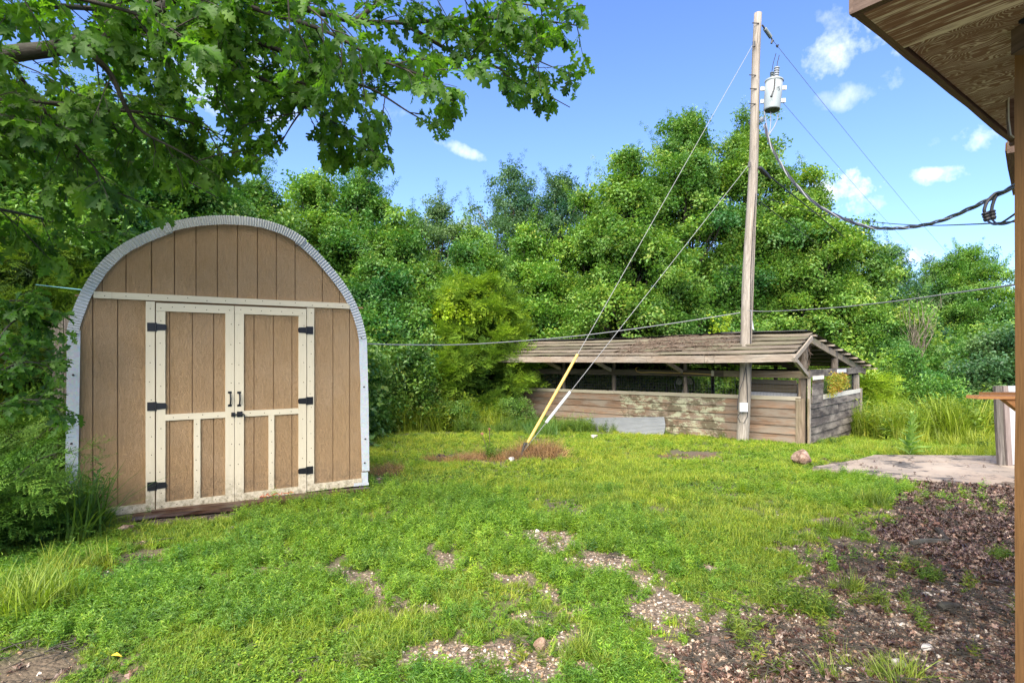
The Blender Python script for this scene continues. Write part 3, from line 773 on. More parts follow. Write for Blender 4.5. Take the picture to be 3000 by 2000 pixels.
# lap siding, front
exp_ = .196
for i in range(8):
    cuts = [(.20, 1.38), (1.38, 4.62), (4.62, LEN)]
    for (a, c) in cuts:
        dz = random.uniform(-.006, .006)
        za = sz(a)-exp_*(i+1)-.012+dz; zc = sz(c)-exp_*(i+1)-.012+dz
        if za < gz(*B(a, 0, 0).xy)-.30: continue
        g = .004 if a > .3 else 0
        p = B(a+g, 0, za); q = B(c, 0, zc); ax = (q-p); L = ax.length
        tilt = (UP*exp_+Bb*.032)
        b = MB(); b.obox(p-Bb*.030, ax, tilt, -Bb, L-.003, exp_+.010, .020, n=6, jit=.0022)
        b.build('siding_board', M_barn, barn)
# sill board (flat cream board standing on the siding)
for (a, c) in [(.12, 1.35), (1.36, 5.1), (5.105, LEN)]:
    b = MB(); p = B(a, -.052, sz(a)-.018); q = B(c, -.052, sz(c)-.018)
    b.obox(p, q-p, UP, Bb, (q-p).length, .088, .022, n=5, jit=.002); b.build('sill_board', M_sill, barn)
# corner boards
b = MB(); b.obox(B(.23, -.052, -.62), UP, -Ba, Bb, .62+.615, .19, .030, n=4, jit=.002); b.build('corner_board', M_post, barn)
b = MB(); b.obox(B(-.01, -.02, -.62), UP, -Ba, Bb, .62+.615, .03, .12, n=4, jit=.002); b.build('corner_board', M_post, barn)
b = MB(); b.obox(B(LEN+.02, -.055, -1.1), UP, -Ba, Bb, 1.1+.55, .10, .05, n=4, jit=.002); b.build('corner_board', M_darkbeam, barn)
# dark side wall
for i in range(8):
    cuts = [(.06, 2.0+.3*(i % 3)), (2.0+.3*(i % 3), WID-.02)] if i % 2 else [(.06, WID-.02)]
    for (a, c) in cuts:
        dz = random.uniform(-.015, .015); e2 = .192
        za = .565-e2*(i+1)+dz; 
        if za < -.95: continue
        p = B(-.035, a, za); q = B(-.035, c, za+random.uniform(-.03, .03))
        ax = q-p
        b = MB(); b.obox(p, ax, UP*e2+Ba*.034, -Ba, ax.length-.004, e2+.012, .022, n=7, jit=.006); b.build('siding_board', M_barndark, barn)
b = MB(); b.obox(B(-.045, .95, .545), Bb, UP, Ba, WID-1.0, .105, .03, n=4, jit=.002); b.build('sill_board', M_sill2, barn)
b = MB(); b.obox(B(-.06, WID-.0, -1.0), UP, Bb, Ba, 1.66, .09, .12, n=4, jit=.003); b.build('corner_board', M_greywood, barn)
# little patched board stack beside the side opening
for k, (zz, h) in enumerate(((.50, .19), (.67, .17), (.82, .14), (.95, .10))):
    b = MB(); b.obox(B(-.075-.004*k, .10+.01*k, zz), Bb, UP, Ba, .80-.012*k, h, .02, n=3, jit=.004); b.build('patch_board', M_barndark if k < 3 else M_wetwood, barn)
b = MB(); b.obox(B(-.098, .12, 1.03), Bb, UP, Ba, .76, .085, .02, n=2, jit=.002); b.build('patch_board', M_sill2, barn)
b = MB(); b.obox(B(-.05, .02, -.55), UP, Bb, Ba, 1.66, .06, .05, n=3, jit=.002); b.build('door_jamb', M_greywood, barn)
# posts and beams
def roundpost(s, b_, z0, z1, r, mat=M_barklight):
    m_ = MB(); n = 8; pts = []; rs = []
    ox, oy = random.uniform(-.02, .02), random.uniform(-.02, .02)
    for i in range(n+1):
        t = i/n; pts.append(B(s+ox*math.sin(t*5), b_+oy*math.sin(t*4), z0+(z1-z0)*t)); rs.append(r*(1+random.uniform(-.08, .08)))
    m_.tube(pts, rs, 9); return m_.build('post', mat, barn, smooth=True)
HBm = 1.07      # header beam underside
roundpost(.12, .10, -.6, 1.98, .085); roundpost(.05, 2.25, 1.2, 1.80, .085)
for s, r in ((2.95, .055), (5.15, .06), (7.0, .055), (8.85, .06)): roundpost(s, .06, -.9, 1.62, r, M_barklight)
for s in (.1, 2.2, 4.2, 5.9, 7.4, 8.85): roundpost(s, WID-.1, -1.2, 1.25, .06, M_bark)
for (s, b_) in ((.02, 4.38), (.02, 4.20)):
    m_ = MB(); m_.beam(B(s, b_, -1.0), B(s, b_, 1.05), .09, .05, up=Bb); m_.build('post', M_greywood, barn)
m_ = MB(); m_.beam(B(.16, .02, .5), B(.16, .02, 1.1), .045, .05, up=Bb); m_.build('post', M_orange if 0 else M_post, barn)
for (a, c, mt) in ((-.02, 1.9, M_post), (1.9, 5.3, M_darkbeam), (5.3, LEN+.05, M_darkbeam)):
    m_ = MB(); m_.obox(B(a, -.03, HBm-.010*a), B(c, 0, HBm-.010*c)-B(a, 0, HBm-.010*a), UP, Bb, (c-a), .155, .05, n=4, jit=.003); m_.build('header_beam', mt, barn)
m_ = MB(); m_.obox(B(-.075, -.03, 1.09), Bb, UP, Ba, WID+.10, .165, .05, n=5, jit=.003); m_.build('header_beam', M_barndark, barn)
m_ = MB(); m_.obox(B(0, WID-.1, 1.02), Ba, UP, Bb, LEN, .15, .05, n=5, jit=.003); m_.build('header_beam', M_darkbeam, barn)
# roof: ridge, front board slope, long rear metal slope
RZ, EZ = 2.075, 1.60; ro, eo = .15, 1.05
def rz(s): return RZ+(.02*math.sin(s*.9) if s > .5 else 0)-.010*s
def ez(s): return EZ-.012*s-(.02*math.sin(s*.6))
S_END = LEN+.62
def sl(s, f, lift=0.0):      # point on front slope: f=0 ridge, 1 eave
    return B(s, ro-(ro+eo)*f, rz(s)*(1-f)+ez(s)*f+lift)
courses = 5
for i in range(courses):
    f1 = (i+1)/courses; f0 = i/courses-.03
    js = [-.05+.0*i, 5.15+.12*i, S_END-.02-.0*i] if i % 1 == 0 else []
    js = [-.06, 2.6+1.1*((i*7) % 3) if i in (1, 3) else 5.2+.16*i, (5.2+.16*i) if i in (1, 3) else S_END, S_END]
    js = sorted(set(round(j, 3) for j in js))
    for a, c in zip(js[:-1], js[1:]):
        if c-a < .3: continue
        n = 10; vs = []; off = random.random()*40; lc = []
        lift0, lift1 = .002, .058
        jz = random.uniform(-.004, .006)
        for k in range(n+1):
            s = a+.004+(c-a-.008)*k/n; wob = random.uniform(-.014, .014); 
            for (f, l) in ((f0, lift0), (f1, lift1), (f1, lift1-.024), (f0, lift0-.02)):
                p = sl(s, f, l+jz+(wob if f == f1 else 0)); vs.append(p); lc.append((s+off, f*1.3+i*3.1+off, l))
        fs = []
        for k in range(n):
            q = k*4
            for j in range(4): fs.append((q+j, q+(j+1) % 4, q+4+(j+1) % 4, q+4+j))
        fs += [(3,2,1,0), (n*4, n*4+1, n*4+2, n*4+3)]
        b = MB(); b.add(vs, fs, lc); b.build('roof_board', M_roofwood, barn)
for (a, c) in ((-.10, 1.9), (1.905, 5.6), (5.605, S_END-.35)):
    p = B(a, -eo+.02, ez(a)-.165+.010); q = B(c, -eo+.02, ez(c)-.165+.010)
    b = MB(); b.obox(p, q-p, UP, -Bb, (q-p).length-.004, .165, .035, n=5, jit=.003); b.build('fascia_board', M_fascia, barn)
b = MB(); b.beam(sl(-.08, .06, -.07), sl(-.08, 1.06, -.09), .035, .10, up=UP); b.build('rake_board', M_greywood, barn)
b = MB(); b.beam(B(-.06, -.98, 1.48), B(-.02, -.10, 1.16), .07, .09, up=UP); b.build('brace', M_greywood, barn)
for s in (2.95, 5.15, 7.0, 8.8):
    b = MB(); b.beam(B(s+.06, -.98, 1.47), B(s+.02, -.08, 1.15), .05, .09, up=UP); b.build('brace', M_greywood if s < 6 else M_post, barn)
BZ = 1.20; be = 5.3
def bs(s, f, lift=0.0):     # rear slope
    return B(s, ro+(be-ro)*f, rz(s)*(1-f)+BZ*f+lift)
# corrugated metal sheets on the rear slope
shs = np.linspace(0, S_END+.1, 11)
for i, (a, c) in enumerate(zip(shs[:-1], shs[1:])):
    n = 36; vs = []; fs = []
    for k in range(n+1):
        s = a+(c-a)*k/n; w = .009*math.sin(k/n*2*math.pi*9)+(.004 if i % 2 else 0)
        for f in (0.0-.006, .5, 1.0):
            sh = -.03-.22*f if i == 0 else 0
            ss = s+sh*(1-k/n)
            vs += [bs(ss, f, .030+w+(.03 if f < 0 else 0)), bs(ss, f, .028+w+(.03 if f < 0 else 0))]
    for k in range(n):
        for j in range(2):
            q = k*6+j*2; r = q+6
            fs += [(q, r, r+2, q+2), (q+1, q+3, r+3, r+1)]
        fs.append((k*6+4, k*6+10, k*6+11, k*6+5)); fs.append((k*6, k*6+1, k*6+7, k*6+6))
    b = MB(); b.add(vs, fs); b.build('metal_sheet', M_darkmetal if False else M_galvdark, barn)
# ridge cap black metal
b = MB(); b.obox(bs(S_END-.3, 0, .055)-Bb*.10, -Ba, Bb, UP, 3.4, .26, .02, n=5, jit=.004); b.build('ridge_cap', M_galvdark, barn)
b = MB(); b.obox(bs(2.0, 0, .055)-Bb*.10, -Ba, Bb, UP, 1.95, .26, .02, n=5, jit=.006); b.build('ridge_cap', M_galvdark, barn)
# rafters and purlins
for s in (.0, 1.8, 3.6, 5.4, 7.2, 8.9):
    b = MB(); b.beam(bs(s, .03, -.13), bs(s, .97, -.13), .05, .15, up=UP); b.build('rafter', M_roofwood if s < .1 else M_darkbeam, barn)
    b = MB(); b.beam(sl(s+.03, .02, -.10), sl(s+.03, .98, -.09), .045, .10, up=UP); b.build('rafter', M_darkbeam, barn)
for i, f in enumerate(np.linspace(.03, .975, 9)):
    x = -.10-.20*f
    b = MB(); b.beam(bs(x, f, -.025), bs(LEN, f, -.025), .09, .04, up=UP, n=4); b.build('purlin', M_greywood, barn)
# welded wire in the openings
def mesh_panel(o, u, L, z0, z1, nxw, nzw, slope=0.0):
    b = MB()
    for i in range(nxw+1):
        p = o+u*(L*i/nxw); b.tube([p+UP*(z0+slope*L*i/nxw), p+UP*z1], .0017, 4, False)
    for j in range(nzw+1):
        z = z0+(z1-z0)*j/nzw; b.tube([o+UP*(z+slope*0), o+u*L+UP*(z+slope*L*(1-j/nzw))], .0017, 4, False)
    return b.build('wire_mesh', M_wiredark, barn, kind='stuff')
for a, c in ((.2, 2.9), (3.0, 5.1), (5.2, 6.95), (7.05, 8.8)):
    mesh_panel(B(a, .0, 0), Ba, c-a, sz(a)+.06, HBm, int((c-a)/.075), 6, -.0165)
mesh_panel(B(-.01, .95, 0), Bb, WID-1.05, .64, 1.10, 44, 4)
mesh_panel(B(.2, WID-.06, 0), Ba, LEN-.3, -.1, 1.02, 90, 8)
# rear low wall seen through the opening
for i in range(3):
    b = MB(); b.obox(B(0, WID-.02, -.9+.22*i), Ba, UP, Bb, LEN*(.62 if i == 2 else 1), .215, .02, n=6, jit=.004); b.build('siding_board', M_barndark, barn)
# loose crate boards inside the near end
crate = thing('feed_crate', B(.9, .6, .4), 'boarded feed crate inside the barn behind the sill near the pole', 'crate')
for k, (z0, h, m_) in enumerate(((.52, .16, M_pvc), (.70, .17, M_post), (.89, .10, M_greywood))):
    b = MB(); b.obox(B(.42, .62-.012*k, z0), Ba, UP, Bb, 1.15+.03*k, h, .03, n=3, jit=.003); b.build('crate_board', m_, crate)
b = MB(); b.obox(B(.45, .66, -.5), Ba, UP, Bb, 1.1, 1.4, .45, n=2); b.build('crate_body', M_darkbeam, crate)
# fan hanging in the opening
fc = P(2005, 1127, 15.7)
fan = thing('hanging_fan', fc, 'round black cage fan with pale blades hanging in the barn opening', 'fan')
b = MB(); n = 32; rr = .29
b.tube([fc+(Ba*math.cos(6.2832*i/n)+UP*math.sin(6.2832*i/n))*rr for i in range(n+1)], .018, 6, False)
b.tube([fc+(Ba*math.cos(6.2832*i/n)+UP*math.sin(6.2832*i/n))*(rr*.62)-Bb*.05 for i in range(n+1)], .004, 4, False)
for i in range(16):
    a = 6.2832*i/16; b.tube([fc-Bb*.06, fc+(Ba*math.cos(a)+UP*math.sin(a))*rr], .003, 4, False)
b.build('cage', M_black, fan)
b = MB(); b.lathe(fc-Bb*.04, Bb, [(0, .05), (.12, .06), (.13, .03)], 12); b.build('motor', M_black, fan)
for i in range(3):
    a0 = 6.2832*i/3+.5; b = MB(); vs = [fc]
    prof = [(-.45, .10), (-.55, .22), (-.2, .265), (.25, .26), (.5, .2), (.35, .09)]
    pts = [fc+(Ba*math.cos(a0+da)+UP*math.sin(a0+da))*r_+Bb*(.03*da) for da, r_ in prof]
    b.prism(pts, Bb*.006); b.build('blade', M_fanblade, fan)
b = MB(); b.tube([fc+UP*rr, fc+UP*(rr+.12)+Ba*.01, fc+UP*(rr+.24)], .008, 5); b.build('hanging_cord', M_red, fan)
# yellow cable with outlet box
b = MB(); pts = [(915,345),(905,352),(912,368),(935,374),(1000,372),(1080,375),(1180,378),(1260,381),(1340,386)]
def onfront(x, y, off=-.06):
    px, py = 1400+x/1.96, 900+y/1.96; u = (px-1500)/F
    c = C0+Bb*off; s = (c.x-u*c.y)/(u*Ba.y-Ba.x); p = c+Ba*s; return Vector((p.x, p.y, CAMZ+(HZ-py)/F*p.y))
b.tube([onfront(*p) for p in pts], .008, 5); b.build('cable', M_yellow, barn)
p = onfront(1350, 378, -.05); b = MB(); b.obox(p-Ba*.03-UP*.07, Ba, UP, -Bb, .065, .14, .03); b.build('outlet_box', M_sill, barn)
p = B(-.13, 2.0, 1.20)
b = MB(); b.obox(B(-.079, 2.02, 1.145), Bb, UP, -Ba, .72, .085, .03, n=2); b.build('lamp_box', M_white, barn)  # small white lamp box on the side beam

# leaning corrugated sheet
sheet_o = onfront(560, 780, -.16); e1 = onfront(1062, 788, -.14)
n = 14*6; vs = []; fs = []
du = (e1-sheet_o); hgt = .50
for k in range(n+1):
    f = k/n; w = .011*math.sin(k/6*2*math.pi)
    for j in range(9):
        t = j/8; p = sheet_o+du*t; top_ = .33+.19*t**.6
        base = Vector((p.x, p.y, gz(p.x, p.y)+.0))
        bulge = -.03*math.sin(f*3.1)
        q = base+UP*(top_*f-.03)+Bb*(.07*f)+Bb*w*1.0+(Ba*-.05*math.sin(f*3.14)*(1 if j == 8 else 0))
        vs.append(q); 
for k in range(n):
    for j in range(8): fs.append((k*9+j, k*9+j+1, (k+1)*9+j+1, (k+1)*9+j))
nv = len(vs); vs += [v-Bb*.002 for v in vs]; fs += [tuple(i+nv for i in f[::-1]) for f in fs]
b = MB(); b.add(vs, fs)
tag(b.build('corrugated_sheet', M_corrsheet, None, loc=tuple(sheet_o)), 'silver corrugated metal sheet leaning low against the barn siding', 'metal sheet')

# ================================================================ UTILITY POLE
PB = Vector(((2173-1500)/F*13.2, 13.2, gz(5.33, 13.2)-.3)); PT = Vector(((2222-1500)/F*13.2, 13.2, CAMZ+(HZ-40)/F*13.2))
def poleat(z): t = (z-PB.z)/(PT.z-PB.z); return PB.lerp(PT, t)
pole = thing('utility_pole', (PB.x, PB.y, PB.z+.3), 'tall leaning weathered wooden power pole rising through the barn roof', 'utility pole')
b = MB(); n = 24; b.tube([PB.lerp(PT, i/n)+Vector((.02*math.sin(i*.5), 0, 0)) for i in range(n+1)], [.140-.055*i/n+random.uniform(-.002, .002) for i in range(n+1)], 18)
b.build('shaft', M_pole, pole, smooth=True)
# ground wire moulding board down the pole
b = MB(); b.tube([poleat(z)+Vector((.075-.002*z, -.135+.004*z, 0)) for z in np.linspace(1.9, 5.0, 12)], .012, 5); b.build('conduit_strip', M_pole, pole)
b = MB(); b.tube([poleat(z)+Vector((.03+.03*math.sin(z*1.3), -.15+.006*z, 0)) for z in np.linspace(1.3, 5.3, 20)], .008, 5); b.build('cable', M_cable, pole)
def onpole(px, py, dy=-.16):
    Y = 13.2+dy; return P(px, py, Y)
b = MB()
b.tube([onpole(2185, 1075), onpole(2178, 1110), onpole(2168, 1140), onpole(2162, 1170), onpole(2160, 1200)], .009, 5)
b.tube([onpole(2186, 1080), onpole(2189, 1140), onpole(2191, 1200), onpole(2189, 1220), onpole(2180, 1238), onpole(2168, 1236), onpole(2161, 1220), onpole(2170, 1207), onpole(2175, 1200)], .009, 5)
b.build('cable', M_cable, pole)
b = MB(); c_ = onpole(2177, 1192, -.17); b.obox(c_+Vector((-.085, -.06, -.10)), (1,0,0), (0,0,1), (0,1,0), .17, .20, .09); b.build('junction_box', M_white, pole)
# metal guard flap on the pole above the roof
b = MB(); b.prism([onpole(2199, 893, -.1), onpole(2209, 968, -.1), onpole(2199, 955, -.1)], (0, .004, 0)); b.build('metal_flap', M_galv, pole)
# dead-end insulator and hardware near the top
def insul(p, q, r, n, parent, name='insulator', mat=None):
    b = MB(); p = Vector(p); q = Vector(q); L = (q-p).length; prof = []
    for i in range(n):
        a = L*i/n; prof += [(a, r*.35), (a+L/n*.25, r), (a+L/n*.5, r), (a+L/n*.75, r*.35)]
    b.lathe(p, q-p, prof, 14); return b.build(name, mat or M_ceramic, parent)
i0 = P(2240, 84, 13.2); i1 = P(2259, 111, 13.4)
insul(i0, i1, .045, 7, pole, mat=M_insdark)
b = MB(); b.tube([P(2233, 74, 13.15), i0], .02, 6); b.tube([i1, P(2263, 118, 13.42), P(2266, 121, 13.45)], .018, 6); b.tube([P(2263, 118, 13.4), P(2260, 128, 13.4)], .025, 6); b.tube([P(2275, 135, 13.5), P(2281, 132, 13.55), P(2277, 138, 13.5)], .022, 6)
for (x, y) in ((2212, 68), (2203, 220), (2205, 260), (2202, 304)):
    b.tube([P(x-8, y, 13.1), P(x+12, y+1, 13.1)], .012, 5)
b.tube([P(2209, 122, 13.08), P(2209, 138, 13.08)], .03, 6); b.tube([P(2195, 475, 13.08), P(2195, 490, 13.08)], .03, 6)
b.build('pole_hardware', M_galvdark, pole)
# two galvanised hanger arms
tr_c = P(2265, 282, 13.0)
for y in (261, 298):
    b = MB(); p = P(2228, y, 13.08); q = P(2303 if y == 261 else 2301, y-3, 13.0); b.beam(p, q, .05, .085, n=1, jit=0); b.build('bracket', M_galv, pole)
TS = 13.0/F
tcan = thing('transformer', P(2263, 325, 12.9), 'grey cylindrical transformer marked 15 hung on the power pole', 'transformer')
def T(px, py, dy=0): return P(px, py, 12.9+dy)
cb = T(2261, 323); ct = T(2268, 238); axc = (ct-cb).normalized(); Lc = (ct-cb).length
b = MB(); b.lathe(cb, axc, [(0, .155), (.0, .172), (.02, .178), (Lc*.5, .184), (Lc-.02, .186)], 32); b.build('tank', M_can, tcan, smooth=False)
for p_ in tcan.children[0].data.polygons: p_.use_smooth = len(p_.vertices) == 4
b = MB(); b.lathe(cb+axc*(Lc-.018), axc, [(0, .19), (.0, .20), (.03, .20), (.05, .17), (.065, .06), (.07, .02)], 32); b.build('lid', M_can, tcan)
b = MB(); b.lathe(cb-axc*.012, axc, [(0, .15), (.010, .165)], 32); b.build('base_plate', M_galvdark, tcan)
bt = ct+axc*.06+Vector((.03, -.02, 0)); insul(bt, bt+axc*.26, .062, 5, tcan, 'bushing')
insul(bt+Vector((-.07, .05, .0)), bt+Vector((-.07, .05, .17)), .045, 4, tcan, 'arrester', M_insdark)
b = MB(); b.tube([bt+axc*.26, bt+axc*.34+Vector((.0, 0, 0)), bt+axc*.44+Vector((.02, 0, 0)), bt+axc*.52+Vector((.03, 0, 0))], .009, 5); b.tube([bt+Vector((-.07, .05, .17)), bt+Vector((-.05, .03, .35)), bt+Vector((.0, 0, .56))], .008, 5)
b.build('lead', M_cable, tcan)
b = MB(); b.tube([T(2270, 232, -.24), T(2269, 252, -.24), T(2268, 260, -.24), T(2260, 282, -.24)], .017, 6); b.tube([T(2260, 281, -.26), T(2260, 285, -.24)], .024, 6)
b.build('switch_arm', M_cable, tcan)
# the stencilled number: 15, bent to the tank, the first digit half hidden by the arm
def strokes(segs, x0):
    b = MB()
    for (a, c) in segs:
        pts = []
        for t in np.linspace(0, 1, 4):
            x = x0+a[0]+(c[0]-a[0])*t; z = a[1]+(c[1]-a[1])*t
            cc = cb+axc*(Lc*.56+z); yy = -math.sqrt(max(.1865**2-x*x, 0)); pts.append(Vector((cc.x+x, cc.y+yy, cc.z)))
        for p_, q_ in zip(pts[:-1], pts[1:]): b.beam(p_, q_+(q_-p_)*.15, .004, .011, up=(0, 0, 1) if abs((q_-p_).z) < .01 else (1, 0, 0), n=1, jit=0)
    return b
b = strokes([((0, 0), (0, .075)), ((-.012, .062), (0, .075))], .0); b2 = strokes([((.035, .075), (0, .075)), ((0, .075), (0, .042)), ((0, .042), (.025, .045)), ((.025, .045), (.035, .032)), ((.035, .032), (.035, .012)), ((.035, .012), (.024, 0)), ((.024, 0), (0, .002))], .027)
b.add(b2.v, b2.f, b2.lc); b.build('number_marking', M_black, tcan)
# secondary leads from the can down to the service drop
b = MB()
sp_ = P(2252, 395, 12.95)
for pts in ([(2239,326),(2243,350),(2247,375),(2251,394)], [(2258,329),(2258,360),(2256,380),(2252,396)], [(2280,323),(2278,350),(2268,372),(2256,390),(2252,398)]):
    b.tube([P(x, y, 12.9) for x, y in pts], .010, 5)
b.build('secondary_leads', M_wire, tcan)
insul(P(2229, 350, 13.0), P(2236, 352, 12.95), .06, 2, pole, 'spool_insulator')

# ---------------------------------------------------------------- wires
def wire(name, pts, r, mat, label, cat='cable', group=None, seg=5):
    b = MB(); V = [Vector(p) for p in pts]
    return tag(b.tube(V, r, seg).build(name, mat, None, loc=tuple(V[0])), label, cat, group)
def cat_(pts, n=10):
    """smooth Catmull-Rom through points"""
    V = [Vector(p) for p in pts]; V = [V[0]*2-V[1]]+V+[V[-1]*2-V[-2]]; out = []
    for i in range(1, len(V)-2):
        for k in range(n):
            t = k/n; a, b_, c, d = V[i-1:i+3]
            out.append(.5*((2*b_)+(c-a)*t+(a*2-b_*5+c*4-d)*t*t+(-a+b_*3-c*3+d)*t*t*t))
    out.append(V[-2]); return out
def span(p, q, sag, n=24): return [Vector(p).lerp(Vector(q), i/n)-UP*(sag*4*(i/n)*(1-i/n)) for i in range(n+1)]
far = P(2835, 790, 75)
wire('power_line', span(P(2266, 121, 13.45), P(2950, 915, 62), .6), .006, M_wire, 'highest thin bare power line leaving the insulator at the pole top', 'power line')
wire('power_line', span(P(2293, 300, 13.1), P(2830, 870, 60), .5), .005, M_wire, 'thin bare neutral line starting beside the transformer bracket', 'power line')
wire('telephone_cable', cat_([P(2225, 492, 13.1), P(2290, 545, 14), P(2420, 650, 18), P(2600, 800, 27), P(2800, 935, 42), P(3100, 1090, 60)]), .018, M_cable, 'black telephone cable running down from the middle of the pole', 'cable')
b = MB(); b.lathe(P(2224, 490, 13.05), P(2268, 535, 13.6)-P(2224, 490, 13.05), [(0, .02), (.03, .045), (.15, .05), (.42, .05), (.5, .03), (.62, .02)], 10)
tag(b.build('cable_splice', M_cable, None, loc=tuple(P(2224, 490, 13.05))), 'black splice case on the telephone cable close to the pole', 'cable splice')
wire('thin_wire', cat_([P(2225, 590, 13.1), P(2330, 668, 17), P(2500, 790, 27), P(2700, 920, 45)]), .012, M_cable, 'thin dark wire below the black telephone cable', 'cable')
wire('service_wire', cat_([P(2238, 580, 13.0), P(2400, 625, 11), P(2560, 650, 9), P(2700, 660, 7), P(2850, 657, 5), P(2995, 648, 3.6)]), [.006]*51, M_cable, 'thin dark wire strung almost level from the pole to the house', 'cable')
# twisted service drop
drop = cat_([P(2240, 366, 12.95), P(2249, 400, 12.5), P(2265, 440, 12.0), P(2300, 500, 11.2), P(2345, 556, 10.4), P(2400, 604, 9.6), P(2470, 640, 8.8), P(2540, 664, 8.0), P(2600, 669, 7.3), P(2680, 664, 6.4), P(2760, 645, 5.6), P(2840, 612, 4.9), P(2920, 572, 4.2), P(3005, 530, 3.6)], 14)
sd_ = thing('service_drop', tuple(drop[0]), 'twisted thick power cable sagging from the transformer to the house', 'cable')
for ph, mt, r0 in ((0, M_wire, .012), (2.1, M_cable, .014), (4.2, M_cable, .014)):
    b = MB(); pts = []; rs = []; L = 0
    for i, p in enumerate(drop):
        if i: L += (p-drop[i-1]).length
        t = (drop[min(i+1, len(drop)-1)]-drop[max(i-1, 0)]).normalized(); u = t.cross(UP).normalized(); w = t.cross(u)
        sc = p.y/13*.6+.4
        pts.append(p+(u*math.cos(L*5+ph)+w*math.sin(L*5+ph))*.018*sc); rs.append(r0*sc if mt is M_cable else r0*sc*1.0)
    b.tube(pts, rs, 6); b.build('strand', M_wire if (mt is M_wire) else M_dropcable, sd_)
for pts, lab in (([(2933,563),(2915,568),(2893,590),(2884,612),(2884,622)], 'a'), ([(2934,562),(2918,575),(2908,600),(2905,618)], 'b')):
    b = MB(); b.tube(cat_([P(x, y, 4.15) for x, y in pts]), .011, 6); b.build('jumper_loop', M_cable, sd_)
for (x0, y0, x1, y1) in ((2885,622,2894,648), (2905,616,2908,644)):
    b = MB(); p, q = P(x0, y0, 4.15), P(x1, y1, 4.15); L = (q-p).length; b.lathe(p, q-p, [(0, .018), (L*.1, .025), (L*.3, .019), (L*.4, .025), (L*.6, .019), (L*.75, .025), (L, .018)], 8); b.build('connector', M_cable, sd_)
b = MB(); b.tube(cat_([P(2894, 648, 4.1), P(2912, 657, 4.0), P(2935, 652, 3.9), P(2980, 622, 3.7), P(3010, 600, 3.6)]), .007, 5); b.tube(cat_([P(2908, 645, 4.1), P(2922, 656, 4.0), P(2950, 655, 3.9), P(2990, 638, 3.7), P(3010, 628, 3.6)]), .007, 5); b.build('tail_wires', M_cable, sd_)
# cable from shed past pole to house
wire('white_wire', cat_([P(1078, 1007, 7.6), P(1200, 1010, 8.3), P(1400, 1007, 9.6), P(1690, 984, 11.2), P(1950, 950, 12.2), P(2168, 916, 12.95)]), .009, M_wire, 'pale wire from the shed edge rising to the pole', 'cable')
wire('white_wire', cat_([P(2190, 909, 12.95), P(2250, 912, 12.2), P(2420, 903, 9.5), P(2600, 885, 7.5), P(2800, 858, 5.6), P(3010, 829, 4.2)]), [.008]*51, M_wire, 'pale wire running from the pole to the house', 'cable')
b = MB(); b.tube([P(105, 834, 8.5), P(250, 850, 7.0)], .006, 5); tag(b.build('blue_line', plain('blue_cord', (.10, .25, .30), .5), None, loc=tuple(P(105, 834, 8.5))), 'short blue-green cord behind the curved edge of the shed', 'cord')

# ---------------------------------------------------------------- guy wires with guards
GA = ground_at(1527, 1338); 
def guy(pxb, pyb, ptop, guard, gm, rw, rg, lab, glab):
    top_ = ptop; base = GA+Vector((0, 0, .05))
    root = thing('guy_wire', tuple(base), lab, 'guy wire')
    b = MB(); b.tube([base, base.lerp(top_, .5), top_], rw, 5); b.build('wire', M_wire, root)
    # guard: find fraction along the wire by its rows in the photograph
    def fr(py):
        lo, hi = 0, 1
        for _ in range(40):
            m_ = (lo+hi)/2; p = base.lerp(top_, m_); yy = HZ-(p.z-CAMZ)/p.y*F
            if yy > py: lo = m_
            else: hi = m_
        return lo
    a, c = fr(guard[0]), fr(guard[1]); b = MB(); b.tube([base.lerp(top_, a+(c-a)*i/6) for i in range(7)], [rg*(1+.06*math.sin(i*2)) for i in range(7)], 10); b.build('guard', gm, root, label=glab)
    return root
guy(0, 0, P(2205, 132, 13.1), (1296, 1038), M_yellow, .0055, .027, 'longer guy wire with yellow guard reaching almost to the pole top', 'yellow plastic guard')
guy(0, 0, P(2193, 484, 13.1), (1238, 1148), M_pvc, .0055, .027, 'shorter guy wire with grey guard reaching the middle of the pole', 'grey plastic guard')
b = MB(); b.tube([GA-Vector((0.05, 0, .15)), GA+Vector((.06, .02, .22))], .022, 8); b.lathe(GA+Vector((.06, .02, .20)), Vector((.3, .1, 1)), [(0, .03), (.05, .03)], 8)
tag(b.build('anchor_rod', M_galvdark, None, loc=tuple(GA)), 'rusty ground anchor rod joining both guy wires in the soil mound', 'anchor')

# ================================================================ HOUSE CORNER
H = 1.3; SOF = CAMZ+H
def onsof(px, py, h=H): Y = h*F/(HZ-py); return Vector(((px-1500)/F*Y, Y, CAMZ+h))
A_ = onsof(2500, 38); B_ = onsof(2956, 411); e_ = (B_-A_).normalized(); q_ = Vector((e_.y, -e_.x, 0))
house = thing('house', tuple(A_), 'brown house eave with peeling plywood soffit above a tan porch post', 'house')
EL = (B_-A_).length; DPT = 2.2
def Hs(a, d, z): return A_+e_*a+q_*d+Vector((0, 0, z))
jn = (onsof(2646, 128)-A_).dot(e_)
def sof(a0, a1, d0, d1, nm, z=0.0, th=.02, mt=None):
    b = MB(); b.obox(Hs(a0, d0, z), q_, e_, UP, d1-d0, a1-a0, th); return b.build(nm, mt or M_soffit, house)
sof(.0, jn-.004, .035, DPT, 'soffit_board', -.022, .04, M_soffitstreak); sof(jn+.004, EL, .035, DPT, 'soffit_panel', .0)
b = MB(); b.obox(Hs(-.035, 0, -.02), q_, e_, UP, DPT, .032, .20); b.build('fascia_board', M_soffitdark, house)
b = MB(); b.obox(Hs(-.035, 0, -.012), e_, q_, UP, EL+.06, .028, .20, n=8, jit=.003); b.build('fascia_board', M_soffitdark, house)
